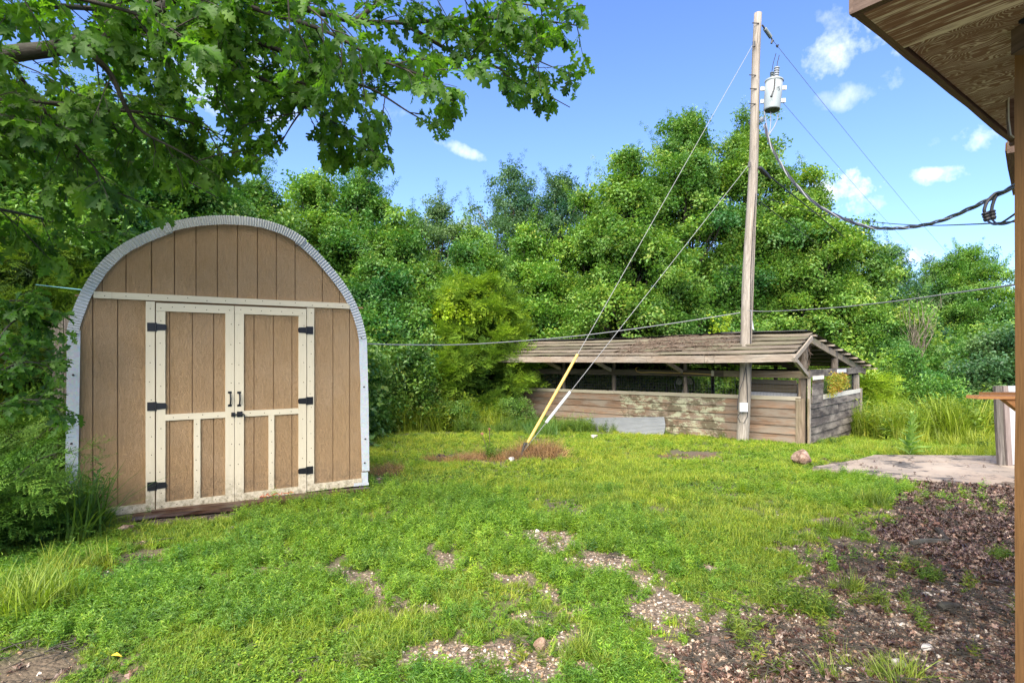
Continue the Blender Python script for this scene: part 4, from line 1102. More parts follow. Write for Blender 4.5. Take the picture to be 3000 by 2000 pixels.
b = MB(); b.obox(Hs(-.10, -.045, .185), e_, q_, UP, EL+.14, DPT+.1, .025); b.build('roof', M_shingle, house)
for i in range(26):
    b = MB(); a0 = -.10+(EL+.14)*i/26; b.obox(Hs(a0, -.06-random.random()*.012, .176+random.random()*.01), e_, q_, UP, (EL+.14)/26-.004, .30, .012, jit=.003); b.build('shingle', M_shingle, house)
b = MB(); b.obox(Hs(EL+.002, .0, -.03), q_, e_, UP, DPT, .035, .24); b.build('fascia_board', M_soffitdark, house)
# lower rake going on behind, seen as a sliver
rk0 = onsof(2957, 418, 1.25); 
b = MB(); b.beam(P(2962, 420, 3.7), P(2977, 545, 4.6), .04, .12, up=(0, 0, 1)); b.build('rake_board', M_soffitdark, house)
b = MB(); b.beam(P(2974, 425, 3.75), P(2990, 560, 4.7), .10, .06, up=(0, 0, 1)); b.build('rake_board', M_house, house)
# post
post_l = 2973; py_ = 2.25
xl = (post_l-1500)/F*(py_+.14)
b = MB(); b.obox((xl, py_, gz(2, 2.2)-.1), UP, (1, 0, 0), (0, 1, 0), SOF-gz(2, 2.2)+.08, .14, .14, n=12, jit=.0015); b.build('porch_post', M_house, house)
b = MB(); b.obox(P(2977, 75, py_-.02)+Vector((0, -.25, 0)), (0, 1, 0), (1, 0, 0), UP, .24, .2, .12); b.build('dark_void_block', M_navy, house)  # blue-black block added to stand for the dark void above the post
b = MB(); b.obox(onsof(2962, 90)+Vector((-.0, -.14, -.10)), (0, 1, 0), (1, 0, 0), UP, .14, .045, .10); b.build('batten', M_soffitdark, house)
b = MB(); pts = [P(2960, 270, 2.9), P(2956, 300, 2.9), P(2957, 350, 2.9), P(2963, 395, 2.9), P(2972, 402, 2.9), P(2990, 400, 2.9), P(2990, 270, 2.9)]
b.prism(pts, (0, .02, 0)); b.build('curved_trim', M_soffitdark, house)  # curved trim strip hanging below the eave
b = MB(); b.tube([P(2958, 268, 2.88), P(2955, 300, 2.88), P(2956, 350, 2.88), P(2962, 395, 2.88), P(2972, 403, 2.88)], .0035, 5); b.build('curved_trim_rim', M_sill2, house)
# house wall out to the side, carries the roof
b = MB(); b.obox(Hs(-.0, DPT-.1, -SOF-.3), e_, UP, q_, EL, SOF+.3, .12); b.build('wall', M_house, house)
# shelf rails
shelf = thing('wall_shelf', P(2960, 1170, 3.3), 'orange-brown slatted shelf with slanting bracket sticking out past the porch post', 'shelf')
for (x0, y0, y1, yy) in ((2867, 1160, 1169, 3.3), (2902, 1150, 1158, 3.6)):
    b = MB(); p = P(x0, y1, yy); h = (y1-y0)/F*yy; b.obox(p, (1, 0, 0), (0, 1, 0), UP, 1.1, .09, h, n=2, jit=.001); b.build('slat', M_orange, shelf)
b = MB(); b.prism([P(2943, 1170, 3.33), P(2990, 1206, 3.33), P(2990, 1170, 3.33)], (0, .04, 0)); b.build('bracket', M_orange, shelf)
b = MB(); b.obox(Vector((3.42, 3.3, -.2)), UP, (1,0,0), (0,1,0), 2.2, .09, .35); b.build('support_post', M_house, shelf)
# upright board panel standing on the slab
pb = Vector(((2937-1500)/F*8.85, 8.85, SZ)); panel = thing('upright_panel', tuple(pb), 'grey upright panel with timber edge boards standing on the concrete slab', 'panel')
b = MB(); b.beam(pb+Vector((0, .03, 0)), pb+Vector((-.055, .03, 1.235)), .10, .05, up=(0, 1, 0), n=5); b.build('edge_board', M_fence, panel)
b = MB(); b.beam(pb+Vector((.10, .0, 0)), pb+Vector((.03, 0, 1.235)), .075, .05, up=(0, 1, 0), n=5); b.build('edge_board', M_pinkboard, panel)
b = MB(); b.prism([pb+Vector((.14, .01, .01)), pb+Vector((.9, .05, .01)), pb+Vector((.9, .05, 1.25)), pb+Vector((.07, .01, 1.235))], (0, .02, 0)); b.build('panel_sheet', M_panelsheet, panel)
# old board fence behind the shed, on the shaded side
ff = thing('board_fence', P(150, 1370, 7.6), 'dark weathered upright board fence in shade behind the shed', 'fence')
x = 90
for i in range(9):
    Y = 7.5+.12*(i % 2)*.2; w = random.uniform(.13, .16); p0 = Vector(((-6.1+i*.155), 7.55, gz(-6, 7.5)-.1))
    b = MB(); b.obox(p0+Vector((0, random.uniform(-.01, .01), 0)), UP, (1, 0, 0), (0, 1, 0), 2.35+random.uniform(-.06, .06), w, .02, n=5, jit=.003); b.build('fence_board', M_fence, ff)
for z in (.5, 1.9):
    b = MB(); b.obox(Vector((-6.2, 7.58, z)), (1, 0, 0), UP, (0, 1, 0), 1.6, .09, .04); b.build('fence_rail', M_fence, ff)
# ================================================================ SCATTER TOOLS
PROTO = {}
def proto(name, vs, fs, mat, mat2=None, mi=None):
    me = bpy.data.meshes.new(name); me.from_pydata([tuple(map(float, v)) for v in vs], [], fs); me.materials.append(mat)
    if mat2: me.materials.append(mat2); me.polygons.foreach_set('material_index', mi)
    o = bpy.data.objects.new(name, me); PROTO[name] = o; return o
def scatter_group(names):
    key = '+'.join(names); g = bpy.data.node_groups.get('scatter_'+key)
    if g: return g
    g = bpy.data.node_groups.new('scatter_'+key, 'GeometryNodeTree')
    g.interface.new_socket('Geometry', in_out='INPUT', socket_type='NodeSocketGeometry'); g.interface.new_socket('Geometry', in_out='OUTPUT', socket_type='NodeSocketGeometry')
    i = g.nodes.new('NodeGroupInput'); o = g.nodes.new('NodeGroupOutput')
    iop = g.nodes.new('GeometryNodeInstanceOnPoints')
    g.links.new(i.outputs[0], iop.inputs['Points'])
    jn_ = g.nodes.new('GeometryNodeJoinGeometry')
    for n in reversed(names):
        oi = g.nodes.new('GeometryNodeObjectInfo'); oi.inputs['Object'].default_value = PROTO[n]; oi.inputs['As Instance'].default_value = True
        g.links.new(oi.outputs['Geometry'], jn_.inputs[0])
    g.links.new(jn_.outputs[0], iop.inputs['Instance'])
    iop.inputs['Pick Instance'].default_value = True
    def na(nm, typ, sock):
        a = g.nodes.new('GeometryNodeInputNamedAttribute'); a.data_type = typ; a.inputs['Name'].default_value = nm; return a.outputs[0]
    g.links.new(na('pid', 'INT', 0), iop.inputs['Instance Index'])
    er = g.nodes.new('FunctionNodeEulerToRotation'); g.links.new(na('rot', 'FLOAT_VECTOR', 0), er.inputs[0]); g.links.new(er.outputs[0], iop.inputs['Rotation'])
    g.links.new(na('scl', 'FLOAT_VECTOR', 0), iop.inputs['Scale'])
    g.links.new(iop.outputs[0], o.inputs[0])
    return g
def scatter(name, pts, rots, scl, names, pid=None, tint=None, parent=None, kind='stuff', loc=None):
    n = len(pts); pts = np.asarray(pts, float).reshape(-1, 3)
    L = np.array(list(parent['_base'])) if parent is not None else (np.array(loc, float) if loc is not None else np.zeros(3))
    me = bpy.data.meshes.new(name); me.vertices.add(n); me.vertices.foreach_set('co', (pts-L).astype(np.float32).ravel())
    def at(nm, typ, prop, arr): a = me.attributes.new(nm, typ, 'POINT'); a.data.foreach_set(prop, np.ascontiguousarray(arr).ravel())
    scl = np.asarray(scl, float)
    if scl.ndim == 1: scl = np.repeat(scl[:, None], 3, 1)
    at('rot', 'FLOAT_VECTOR', 'vector', np.asarray(rots, np.float32)); at('scl', 'FLOAT_VECTOR', 'vector', scl.astype(np.float32))
    at('pid', 'INT', 'value', (np.asarray(pid) if pid is not None else rng.integers(0, len(names), n)).astype(np.int32))
    at('tint', 'FLOAT_VECTOR', 'vector', np.asarray(tint if tint is not None else np.zeros((n, 3)), np.float32))
    o = bpy.data.objects.new(name, me); SC.collection.objects.link(o)
    if parent is not None: o.parent = parent
    else: o.location = L
    mod = o.modifiers.new('scatter', 'NODES'); mod.node_group = scatter_group(names)
    if kind: o['kind'] = kind
    return o

# ---- leaf shapes
def oak_leaf(L=.14):
    half = [(0, 0), (.10, .03), (.20, .16), (.28, .20), (.33, .08), (.42, .10), (.52, .33), (.62, .36), (.60, .20), (.63, .13), (.74, .26), (.83, .27), (.80, .13), (.90, .12), (1.0, .03)]
    vs = []; fs = []
    n = len(half)
    mid = [(x, 0) for x, y in half]
    for x, y in mid: vs.append((x*L, 0, -.10*L*(x-.4)**2*4))
    for sgn in (1, -1):
        b = len(vs)
        for x, y in half: vs.append((x*L, sgn*y*L*.95, .07*L*abs(y)*3-.10*L*(x-.4)**2*4))
        for i in range(n-1):
            f = (i, i+1, b+i+1, b+i) if sgn > 0 else (i, b+i, b+i+1, i+1)
            fs.append(f)
    return vs, fs
def xf(vs, M): return [M @ Vector(v) for v in vs]
def rotm(rx, ry, rz): return Euler((rx, ry, rz)).to_matrix().to_4x4()
def join(parts):
    V = []; Fc = []
    for vs, fs in parts:
        n = len(V); V += list(vs); Fc += [tuple(i+n for i in f) for f in fs]
    return V, Fc
_rl = random.Random(3)
OAKL = oak_leaf()
oak_leaf_me = bpy.data.meshes.new('leaf'); oak_leaf_me.from_pydata([tuple(v) for v in OAKL[0]], [], OAKL[1]); oak_leaf_me.materials.append(M_oak)
SPRIGS = []
for k in range(4):
    mats = []
    nl = 8
    for i in range(nl):
        t = i/(nl-1); a = i*2.4+k
        tilt = _rl.uniform(.1, .75)
        M = Matrix.Translation((.16*t, 0, -.015*t)) @ rotm(0, 0, math.sin(a)*1.25*(1-.35*t)) @ rotm(_rl.uniform(-.7, .7), tilt, 0) @ Matrix.Scale(_rl.uniform(.75, 1.15), 4) @ Matrix.Translation((.02, 0, 0))
        mats.append(M)
    SPRIGS.append(mats)
    tw = MB(); tw.tube([(-.02, 0, 0), (.08, 0, .0), (.16, 0, -.015)], [.003, .0025, .002], 4)
    vs, fs = join([(xf(OAKL[0], M), OAKL[1]) for M in mats]+[([tuple(v) for v in tw.v], tw.f)])
    nlf = sum(len(OAKL[1]) for _ in mats)
    proto('oak_sprig_%d' % k, vs, fs, M_oak, M_bark, [0]*nlf+[1]*len(tw.f))
def small_leaf(L, W, fold=.15):
    vs = [(0, 0, 0), (L*.35, W*.5, L*fold), (L, 0, -L*.08), (L*.35, -W*.5, L*fold), (L*.5, 0, 0)]
    return vs, [(0, 4, 1), (4, 2, 1), (0, 3, 4), (4, 3, 2)]
def round_cluster(seed, n, rad, L, W, flat=.6, mat=M_broad, name='c'):
    r = random.Random(seed); parts = []
    for i in range(n):
        d = Vector((r.gauss(0, 1), r.gauss(0, 1), r.gauss(0, 1)*flat)).normalized()*rad*(r.random()**.5)
        l = r.uniform(.75, 1.25)
        vs, fs = small_leaf(L*l, W*l)
        M = Matrix.Translation(d) @ rotm(0, 0, r.uniform(0, 6.28)) @ rotm(r.uniform(-.6, .6), r.uniform(-.5, .7), 0)
        parts.append((xf(vs, M), fs))
    vs, fs = join(parts); proto(name, vs, fs, mat)
for k in range(4):
    round_cluster(10+k, 50, .36, .118, .08, .7, M_broad, 'broad_cluster_%d' % k)
    round_cluster(20+k, 50, .36, .118, .08, .7, M_broad2, 'blue_cluster_%d' % k)
    round_cluster(30+k, 30, .20, .065, .045, .7, M_broad, 'small_cluster_%d' % k)
for k in range(2):
    round_cluster(40+k, 16, .20, .10, .09, .4, M_vine, 'vine_cluster_%d' % k)
    round_cluster(44+k, 16, .13, .06, .03, .9, M_redleaf, 'red_cluster_%d' % k)
# feathery cedar spray: branching twiglets with scale needles
for k in range(3):
    r = random.Random(60+k); parts = []
    for j in range(11):
        t = j/10; base = Vector((.30*t, 0, -.05*t*t)); side = 1 if j % 2 else -1
        ln = .20*(1-.55*t)+.04
        dr = Vector((.75, side*.65*r.uniform(.6, 1.2), r.uniform(-.25, .35))).normalized()
        for q in range(7):
            u = q/6; p = base+dr*ln*u
            for sg in (-1, 1):
                nd_ = (dr+Vector((r.uniform(-.2, .2), sg*.8*side, r.uniform(-.6, .6)))).normalized(); l = .05*(1-.4*u)*r.uniform(.7, 1.3)
                w = nd_.cross(Vector((r.uniform(-.4,.4), 0, 1))).normalized()*.0055
                parts.append(([p-w, p+w, p+nd_*l], [(0, 1, 2)]))
        w = dr.cross(Vector((0, 0, 1))).normalized()*.004
        parts.append(([base-w, base+w, base+dr*ln], [(0, 1, 2)]))
    vs, fs = join(parts); proto('cedar_spray_%d' % k, vs, fs, M_cedar)
# grass tuft and weeds
def blades(seed, n, rad, h, w, lean=.5, nseg=3):
    r = random.Random(seed); parts = []
    for i in range(n):
        a = r.uniform(0, 6.28); p = Vector((math.cos(a), math.sin(a), 0))*rad*r.random()**.5
        b = r.uniform(0, 6.28); dr = Vector((math.cos(b), math.sin(b), 0)); sdv = Vector((-dr.y, dr.x, 0)); hh = h*r.uniform(.45, 1.1); le = lean*r.uniform(.3, 1.3)
        vs = []; fs = []
        for s in range(nseg+1):
            t = s/nseg; q = p+dr*hh*le*t*t+Vector((0, 0, hh*t*(1-.25*le*t))); ww = w*(1-t)**.7*.5
            vs += [q-sdv*ww, q+sdv*ww] if s < nseg else [q]
        for s in range(nseg-1): fs.append((2*s, 2*s+1, 2*s+3, 2*s+2))
        fs.append((2*nseg-2, 2*nseg-1, 2*nseg)); parts.append((vs, fs))
    return join(parts)
for k in range(3):
    vs, fs = blades(70+k, 34, .07, .11, .006, .8); proto('grass_tuft_%d' % k, vs, fs, M_grass)
    vs, fs = blades(75+k, 40, .10, .42, .012, .7, 4); proto('tall_grass_%d' % k, vs, fs, M_grass)
    vs, fs = blades(80+k, 46, .12, .30, .004, 1.0, 3); proto('dry_tuft_%d' % k, vs, fs, M_dry)
def weed(seed, stems, h, ll, lw, spread, dens, mat, name):
    r = random.Random(seed); parts = []
    for i in range(stems):
        b = r.uniform(0, 6.28); dr = Vector((math.cos(b), math.sin(b), 0))*spread*r.random(); hh = h*r.uniform(.5, 1.1)
        nl = int(dens*hh/h)+2
        st_ = Vector((r.uniform(-.03, .03), r.uniform(-.03, .03), 0))
        w = Vector((-dr.y, dr.x, 0)).normalized()*.0016
        parts.append(([st_-w, st_+w, st_+dr*hh+Vector((0, 0, hh))], [(0, 1, 2)]))
        for j in range(nl):
            t = (j+.5)/nl; p = st_+dr*hh*t+Vector((0, 0, hh*t)); l = (1.15-.6*t)*r.uniform(.7, 1.2)
            vs, fs = small_leaf(ll*l, lw*l, .1)
            M = Matrix.Translation(p) @ rotm(0, 0, j*2.4+r.uniform(-.4, .4)) @ rotm(r.uniform(-.3, .3), r.uniform(-.75, .25), 0)
            parts.append((xf(vs, M), fs))
    vs, fs = join(parts); proto(name, vs, fs, mat)
for k in range(3):
    weed(90+k, 6, .13, .045, .012, .45, 9, M_weed, 'feather_weed_%d' % k)
    weed(95+k, 7, .045, .024, .018, 1.2, 3, M_weed, 'clover_mat_%d' % k)
    weed(100+k, 7, .42, .09, .022, .35, 13, M_weed, 'tall_weed_%d' % k)
# fallen leaves, pebbles, twigs
def dead_leaf(seed):
    r = random.Random(seed); vs, fs = oak_leaf(.12); return [(x, y, z+.35*abs(y)*r.uniform(-.4, 1.0)+.03*math.sin(x*30+seed)) for x, y, z in vs], fs
for k in range(4):
    r = random.Random(110+k); parts = []
    for i in range(5):
        vs, fs = dead_leaf(k*7+i); M = Matrix.Translation((r.uniform(-.10, .10), r.uniform(-.10, .10), .005+.012*i)) @ rotm(r.uniform(-.5, .5), r.uniform(-.5, .5), r.uniform(0, 6.28)) @ Matrix.Scale(r.uniform(.45, .95), 4)
        parts.append((xf(vs, M), fs))
    vs, fs = join(parts); proto('dead_leaves_%d' % k, vs, fs, M_litter)
import bmesh
def rockmesh(seed, sub=2, rough=.35, squash=(1, .8, .6)):
    bm = bmesh.new(); bmesh.ops.create_icosphere(bm, subdivisions=sub, radius=1); r = random.Random(seed)
    cuts = [(Vector((r.gauss(0,1), r.gauss(0,1), r.gauss(0,1))).normalized(), r.uniform(.45, .8)) for _ in range(13)]
    for v in bm.verts:
        for n_, d in cuts:
            x = v.co.dot(n_)
            if x > d: v.co -= n_*(x-d)*.85
        v.co *= 1+r.uniform(-.5, .5)*rough*.16
        v.co = Vector((v.co.x*squash[0], v.co.y*squash[1], v.co.z*squash[2]))
    bm.verts.ensure_lookup_table(); vs = [tuple(v.co) for v in bm.verts]; fs = [tuple(v.index for v in f.verts) for f in bm.faces]; bm.free(); return vs, fs
for k in range(5):
    vs, fs = rockmesh(120+k, 1, .6, (1, random.uniform(.6, .95), random.uniform(.35, .6))); proto('pebble_%d' % k, vs, fs, M_pebble)
r = random.Random(5); parts = []
for i in range(5):
    b_ = MB(); a = r.uniform(0, 6.28); p = Vector((r.uniform(-.08, .08), r.uniform(-.08, .08), .01)); q = p+Vector((math.cos(a), math.sin(a), r.uniform(0, .15)))*r.uniform(.05, .16)
    b_.tube([p, (p+q)/2+Vector((0, 0, .008)), q], [.003, .0025, .0015], 4); parts.append(([tuple(v) for v in b_.v], b_.f))
vs, fs = join(parts); proto('twig_bits', vs, fs, M_bark)

# ================================================================ LAWN
def sample_ground(n, ymin, ymax, dens_pow=1.0):
    """random ground points in the area the yard covers, denser near"""
    u = rng.random(n); y = ymin*(ymax/ymin)**u
    x = rng.uniform(-1.35, 1.1, n)*(y*.92+.9)
    return x, y
def place(n, ymin, ymax, want, jitter=1.0):
    x, y = sample_ground(n, ymin, ymax); cov = cover(x, y)
    p = want(x, y, cov); k = rng.random(n) < p
    # keep plants out from under the shed
    rel = np.stack([x-S0.x, y-S0.y], 1); s = rel@np.array([Su.x, Su.y]); d = rel@np.array([Sn.x, Sn.y])
    k &= ~((s > sL+.02) & (s < sR-.02) & (d < .0) & (d > -DEP))
    k &= ~((s > .35) & (s < sR+.1) & (d > -.05) & (d < .42) & (rng.random(n) < .93))
    rb = np.stack([x-C0.x, y-C0.y], 1); s = rb@np.array([Ba.x, Ba.y]); d = rb@np.array([Bb.x, Bb.y])
    k &= ~((s > 0.02) & (s < LEN) & (d > .0) & (d < WID))
    x, y = x[k], y[k]; return x, y, ground_z(x, y)
def rots(n, tilt=.25): return np.stack([rng.normal(0, tilt, n), rng.normal(0, tilt, n), rng.uniform(0, 6.283, n)], 1)
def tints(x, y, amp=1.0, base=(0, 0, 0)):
    """slow drifts between yellowish and bluish green, plus painted sun and tree shade, offset from 1"""
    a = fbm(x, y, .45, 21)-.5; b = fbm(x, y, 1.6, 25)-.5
    sun_ = np.clip((y-4.5)/5, 0, 1)*.9  # farther lawn tinted lighter, sunlight put into the colour
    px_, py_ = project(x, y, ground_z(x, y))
    dark = np.clip((900-px_)/1400, 0, .5)*(y < 6.5)  # near left tinted darker, shade under the tree put into the colour
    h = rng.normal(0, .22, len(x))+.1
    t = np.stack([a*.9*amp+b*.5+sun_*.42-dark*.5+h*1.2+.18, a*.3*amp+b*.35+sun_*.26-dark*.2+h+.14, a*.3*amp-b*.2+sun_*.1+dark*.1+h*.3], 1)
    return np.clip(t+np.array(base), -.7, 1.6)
# weeds dominating near, grass everywhere
SIZE = lambda y: np.clip(.62+.055*y, .7, 1.5)
def hgt(x, y): return .55+1.1*fbm(x, y, .9, 31)
x, y, z = place(115000, 2.2, 16.5, lambda x, y, c: c[0]**2.2*np.clip(.6+2.2*(fbm(x, y, 1.1, 41)-.5), .06, 1))
n = len(x); s = SIZE(y)*hgt(x, y)*rng.uniform(.6, 1.25, n)
tall = rng.random(n)
sc3 = np.stack([s, s, s*rng.uniform(.6, 1.2, n)], 1)
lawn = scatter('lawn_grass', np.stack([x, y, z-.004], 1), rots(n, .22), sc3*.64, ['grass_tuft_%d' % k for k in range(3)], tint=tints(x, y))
tag(lawn, 'short patchy bright green grass over the yard', 'grass')
x, y, z = place(95000, 2.2, 15, lambda x, y, c: c[0]**1.8*np.clip(.85-.2*(fbm(x, y, 1.3, 51)-.5), 0, 1))
n = len(x); s = SIZE(y)*rng.uniform(.7, 1.4, n)
tag(scatter('clover_cover', np.stack([x, y, z-.002], 1), rots(n, .15), s*1.0, ['clover_mat_%d' % k for k in range(3)], tint=tints(x, y, 1, (-.12, .0, 0))), 'low clover and creeping weeds between the grass blades', 'ground cover')
fw = lambda x, y, c: c[0]*sstep(fbm(x, y, .75, 61)+.18*(np.exp(-((x-.2)**2/1.6+(y-4.6)**2/2.2)))-.02*(y > 8)*y, .46, .62)
x, y, z = place(56000, 2.2, 12, fw)
n = len(x); s = SIZE(y)*rng.uniform(.6, 1.25, n)
tag(scatter('feathery_weeds', np.stack([x, y, z-.004], 1), rots(n, .2), s, ['feather_weed_%d' % k for k in range(3)], tint=tints(x, y, 1, (-.08, .12, 0))), 'clumps of soft feathery weeds standing above the lawn', 'weeds')
# sparse weeds over the gravel and litter
x, y, z = place(9000, 2.2, 8, lambda x, y, c: np.clip(c[2]*.35+c[1]*.6, 0, 1)*sstep(fbm(x, y, 3.6, 71), .52, .64)*(1-sstep(x/y, .70, .78)*.8))
n = len(x); s = rng.uniform(.5, 1.1, n)
tag(scatter('sparse_weeds', np.stack([x, y, z], 1), rots(n, .2), s, ['feather_weed_%d' % k for k in range(3)]+['clover_mat_0'], tint=np.tile([.15, .0, .0], (n, 1))), 'scattered young weeds coming up through gravel and dead leaves', 'weeds')
# gravel stones
x, y, z = place(76000, 2.2, 8, lambda x, y, c: np.clip(c[1]*.95+c[2]*.15+c[3]*.25*(x < 0)+np.clip(1-c[0]-c[4], 0, 1)*(x > 0)*.45, 0, 1))
n = len(x); s = .006+.011*rng.random(n)**2.5
tag(scatter('gravel', np.stack([x, y, z+s*.15], 1), rots(n, .5), s, ['pebble_%d' % k for k in range(5)]), 'loose tan and white gravel in the bare patches', 'gravel')
x, y, z = place(9000, 2.2, 9, lambda x, y, c: np.clip(c[1]*.25+c[2]*.10+c[0]*.015, 0, 1))
n = len(x); s = .013+.022*rng.random(n)**3
tag(scatter('larger_pebbles', np.stack([x, y, z+s*.1], 1), rots(n, .5), s, ['pebble_%d' % k for k in range(5)]), 'larger pebbles among the gravel and thin grass', 'pebbles')
# fallen oak leaves
x, y, z = place(58000, 2.2, 8.6, lambda x, y, c: np.clip(c[2]**1.2*.85+c[3]*.03*(y < 6), 0, 1))
n = len(x); s = rng.uniform(.45, 1.0, n)*(.72)
rr = rots(n, .13)
tl = np.repeat((rng.random(n)**5*1.8-.3)[:, None], 3, 1)
tag(scatter('leaf_litter', np.stack([x, y, z+.006*rng.random(n)], 1), rr, s, ['dead_leaves_%d' % k for k in range(4)], tint=np.clip(tl, -.5, 1.6)), 'damp fallen oak leaves lying thick beside the concrete slab', 'leaf litter')
x, y, z = place(9000, 2.2, 8.6, lambda x, y, c: np.clip(c[2]*.35+c[3]*.5+c[1]*.06+np.clip(1-c[0]-c[4], 0, 1)*(c[2] > .06)*.4, 0, 1))
n = len(x)
tag(scatter('twig_debris', np.stack([x, y, z+.004], 1), rots(n, .1), rng.uniform(.5, 1.2, n), ['twig_bits']), 'broken twigs strewn on the bare soil and leaves', 'twigs')
x, y, z = place(33000, 2.2, 8.6, lambda x, y, c: np.clip(1-c[0]-c[4], 0, 1)*(c[2] > .06)*.95)
n = len(x); tl = np.repeat((rng.random(n)**2*1.6-.3)[:, None], 3, 1)
tag(scatter('leaf_crumbs', np.stack([x, y, z+.002], 1), rots(n, .1), rng.uniform(.14, .34, n), ['dead_leaves_%d' % k for k in range(4)], tint=np.clip(tl, -.5, 1.6)), 'broken leaf crumbs trodden into the mulch and gravel', 'leaf litter')
sx_ = rng.uniform(5.0, 9.2, 150); sy_ = rng.uniform(7.4, 9.75, 150); sk = cover(sx_, sy_)[4] > .5; sx_, sy_ = sx_[sk], sy_[sk]
tag(scatter('slab_leaves', np.stack([sx_, sy_, np.full(len(sx_), SZ+.006)], 1), rots(len(sx_), .05), rng.uniform(.12, .5, len(sx_)), ['dead_leaves_%d' % k for k in range(4)]+['twig_bits']), 'scattered dead leaves and bits on the concrete slab', 'leaf litter')
# dry grass at the anchor mound, by the shed corner
def clump(cx, cy, rx, ry, n, names, smin, smax, nm, lab, cat, tint=(0, 0, 0), tilt=.25, vary=.25):
    a = rng.uniform(0, 6.283, n); r_ = np.sqrt(rng.random(n)); x = cx+np.cos(a)*r_*rx; y = cy+np.sin(a)*r_*ry
    t = np.array(tint)+rng.normal(0, vary, (n, 1))*np.array([1, .8, .3])
    o = scatter(nm, np.stack([x, y, ground_z(x, y)-.01], 1), rots(n, tilt), rng.uniform(smin, smax, n), names, tint=np.clip(t, -.7, 1.6), loc=(cx, cy, gz(cx, cy)))
    return tag(o, lab, cat)
g = ground_at(1585, 1332); clump(g.x, g.y, .42, .25, 60, ['dry_tuft_%d' % k for k in range(3)], .7, 1.4, 'dry_grass', 'tuft of dead reddish brown grass around the guy wire anchor', 'dry grass', tilt=.4)
g = ground_at(1420, 1345); clump(g.x, g.y, 1.0, .28, 110, ['dry_tuft_%d' % k for k in range(3)], .4, .9, 'dry_grass', 'thin dead grass beside the black lump on the mound', 'dry grass', tilt=.5)
g = ground_at(1120, 1385); clump(g.x, g.y, .35, .5, 70, ['dry_tuft_%d' % k for k in range(3)], .3, .75, 'dry_grass', 'matted brown grass at the corner of the tan shed', 'dry grass', tilt=.6)
g = ground_at(2010, 1338); clump(g.x, g.y, .9, .28, 120, ['dry_tuft_0', 'dry_tuft_1'], .12, .3, 'dry_grass', 'flat dead brown patch in the lawn before the barn', 'dry grass', tilt=.9, tint=(-.3, -.4, -.3))

# ================================================================ TALL GROWTH ALONG THE EDGES
TG = ['tall_grass_%d' % k for k in range(3)]; TW = ['tall_weed_%d' % k for k in range(3)]; FW = ['feather_weed_%d' % k for k in range(3)]
def strip_growth(p0, p1, width, n, names, smin, smax, nm, lab, cat, tint=(0, 0, 0), vary=.2):
    t = rng.random(n); p0 = np.array(p0, float); p1 = np.array(p1, float); d = (p1-p0); nn = np.array([-d[1], d[0]])/np.linalg.norm(d)
    q = p0+d*t[:, None]+nn*(width*rng.random(n))[:, None]
    tt = np.array(tint)+rng.normal(0, vary, (n, 1))*np.array([1, .7, .3])
    # uneven height along the strip
    hh = .55+.9*fbm(q[:, 0], q[:, 1], 1.3, 77)
    sc = rng.uniform(smin, smax, n)*hh
    mid = (p0+p1)/2
    return tag(scatter(nm, np.stack([q[:, 0], q[:, 1], ground_z(q[:, 0], q[:, 1])-.02], 1), rots(n, .15), np.stack([sc*.9, sc*.9, sc], 1), names, tint=np.clip(tt, -.7, 1.6), loc=(mid[0], mid[1], gz(*mid))), lab, cat)
bf = lambda s, o: B(s, -o, 0).xy
strip_growth(bf(1.6, .1), bf(8.9, .1), -.35, 240, TG+FW, .35, .75, 'tall_grass', 'ragged grass and weeds along the foot of the barn siding', 'tall grass', (-.1, .0, 0))
strip_growth(bf(.1, .05), bf(1.5, .05), -.2, 45, FW, .6, 1.1, 'small_weeds', 'small weeds at the foot of the barn corner post', 'weeds')
strip_growth(bf(4.9, .25), bf(8.9, .3), -.5, 210, TG+TW, .5, 1.1, 'tall_grass', 'green weeds standing in front of the leaning metal sheet', 'tall grass', (-.05, .05, 0))
strip_growth((-4.2, 15.6), (-.2, 16.4), 1.8, 800, TG+TW+FW, 1.1, 2.4, 'tall_grass', 'bright tall grass at the wood edge beside the shed', 'tall grass', (.5, .3, 0))
strip_growth((-1.6, 15.7), (2.2, 15.6), 1.0, 420, TG+TW, .6, 1.3, 'undergrowth', 'dark green undergrowth below the cedar tree', 'undergrowth', (-.15, -.05, .1))
strip_growth((9.0, 13.6), (12.8, 13.4), 1.9, 950, TG+FW+TW, 1.3, 2.6, 'tall_grass', 'feathery pale green weeds behind the concrete slab', 'tall grass', (.40, .30, .15))
strip_growth((8.6, 15.4), (11, 18.5), 2.6, 700, TG+TW, 1.2, 2.4, 'tall_grass', 'tall light green grass beyond the dark end wall of the barn', 'tall grass', (.35, .26, .12))
strip_growth((6.4, 10.3), (9.6, 10.2), .7, 260, TG+['grass_tuft_0'], .25, .8, 'grass_fringe', 'grass fringe along the rear edge of the concrete slab', 'grass', (.5, .3, 0))
strip_growth((10.2, 10.4), (18, 13), 4, 500, TG, .5, 1.2, 'tall_grass', 'rough grass past the upright panel', 'tall grass', (.5, .3, 0))
def leafclump(px, py, n, r, names, smin, smax, nm, lab, cat, tint=(0, 0, 0), tilt=.3):
    g = ground_at(px, py); return clump(g.x, g.y, r, r*.7, n, names, smin, smax, nm, lab, cat, tint, tilt)
leafclump(1590, 1275, 22, .45, TG, .8, 1.3, 'tall_grass', 'clump of blue-green long grass beneath the grey guard', 'tall grass', (-.35, -.1, .5))
leafclump(2560, 1478, 12, .20, TG, .35, .7, 'grass_clump', 'long bladed green clump at the edge of the dead leaves', 'grass')
leafclump(2470, 1560, 7, .12, TG, .3, .5, 'grass_clump', 'little bright grass clump rooted in the leaf edge', 'grass')
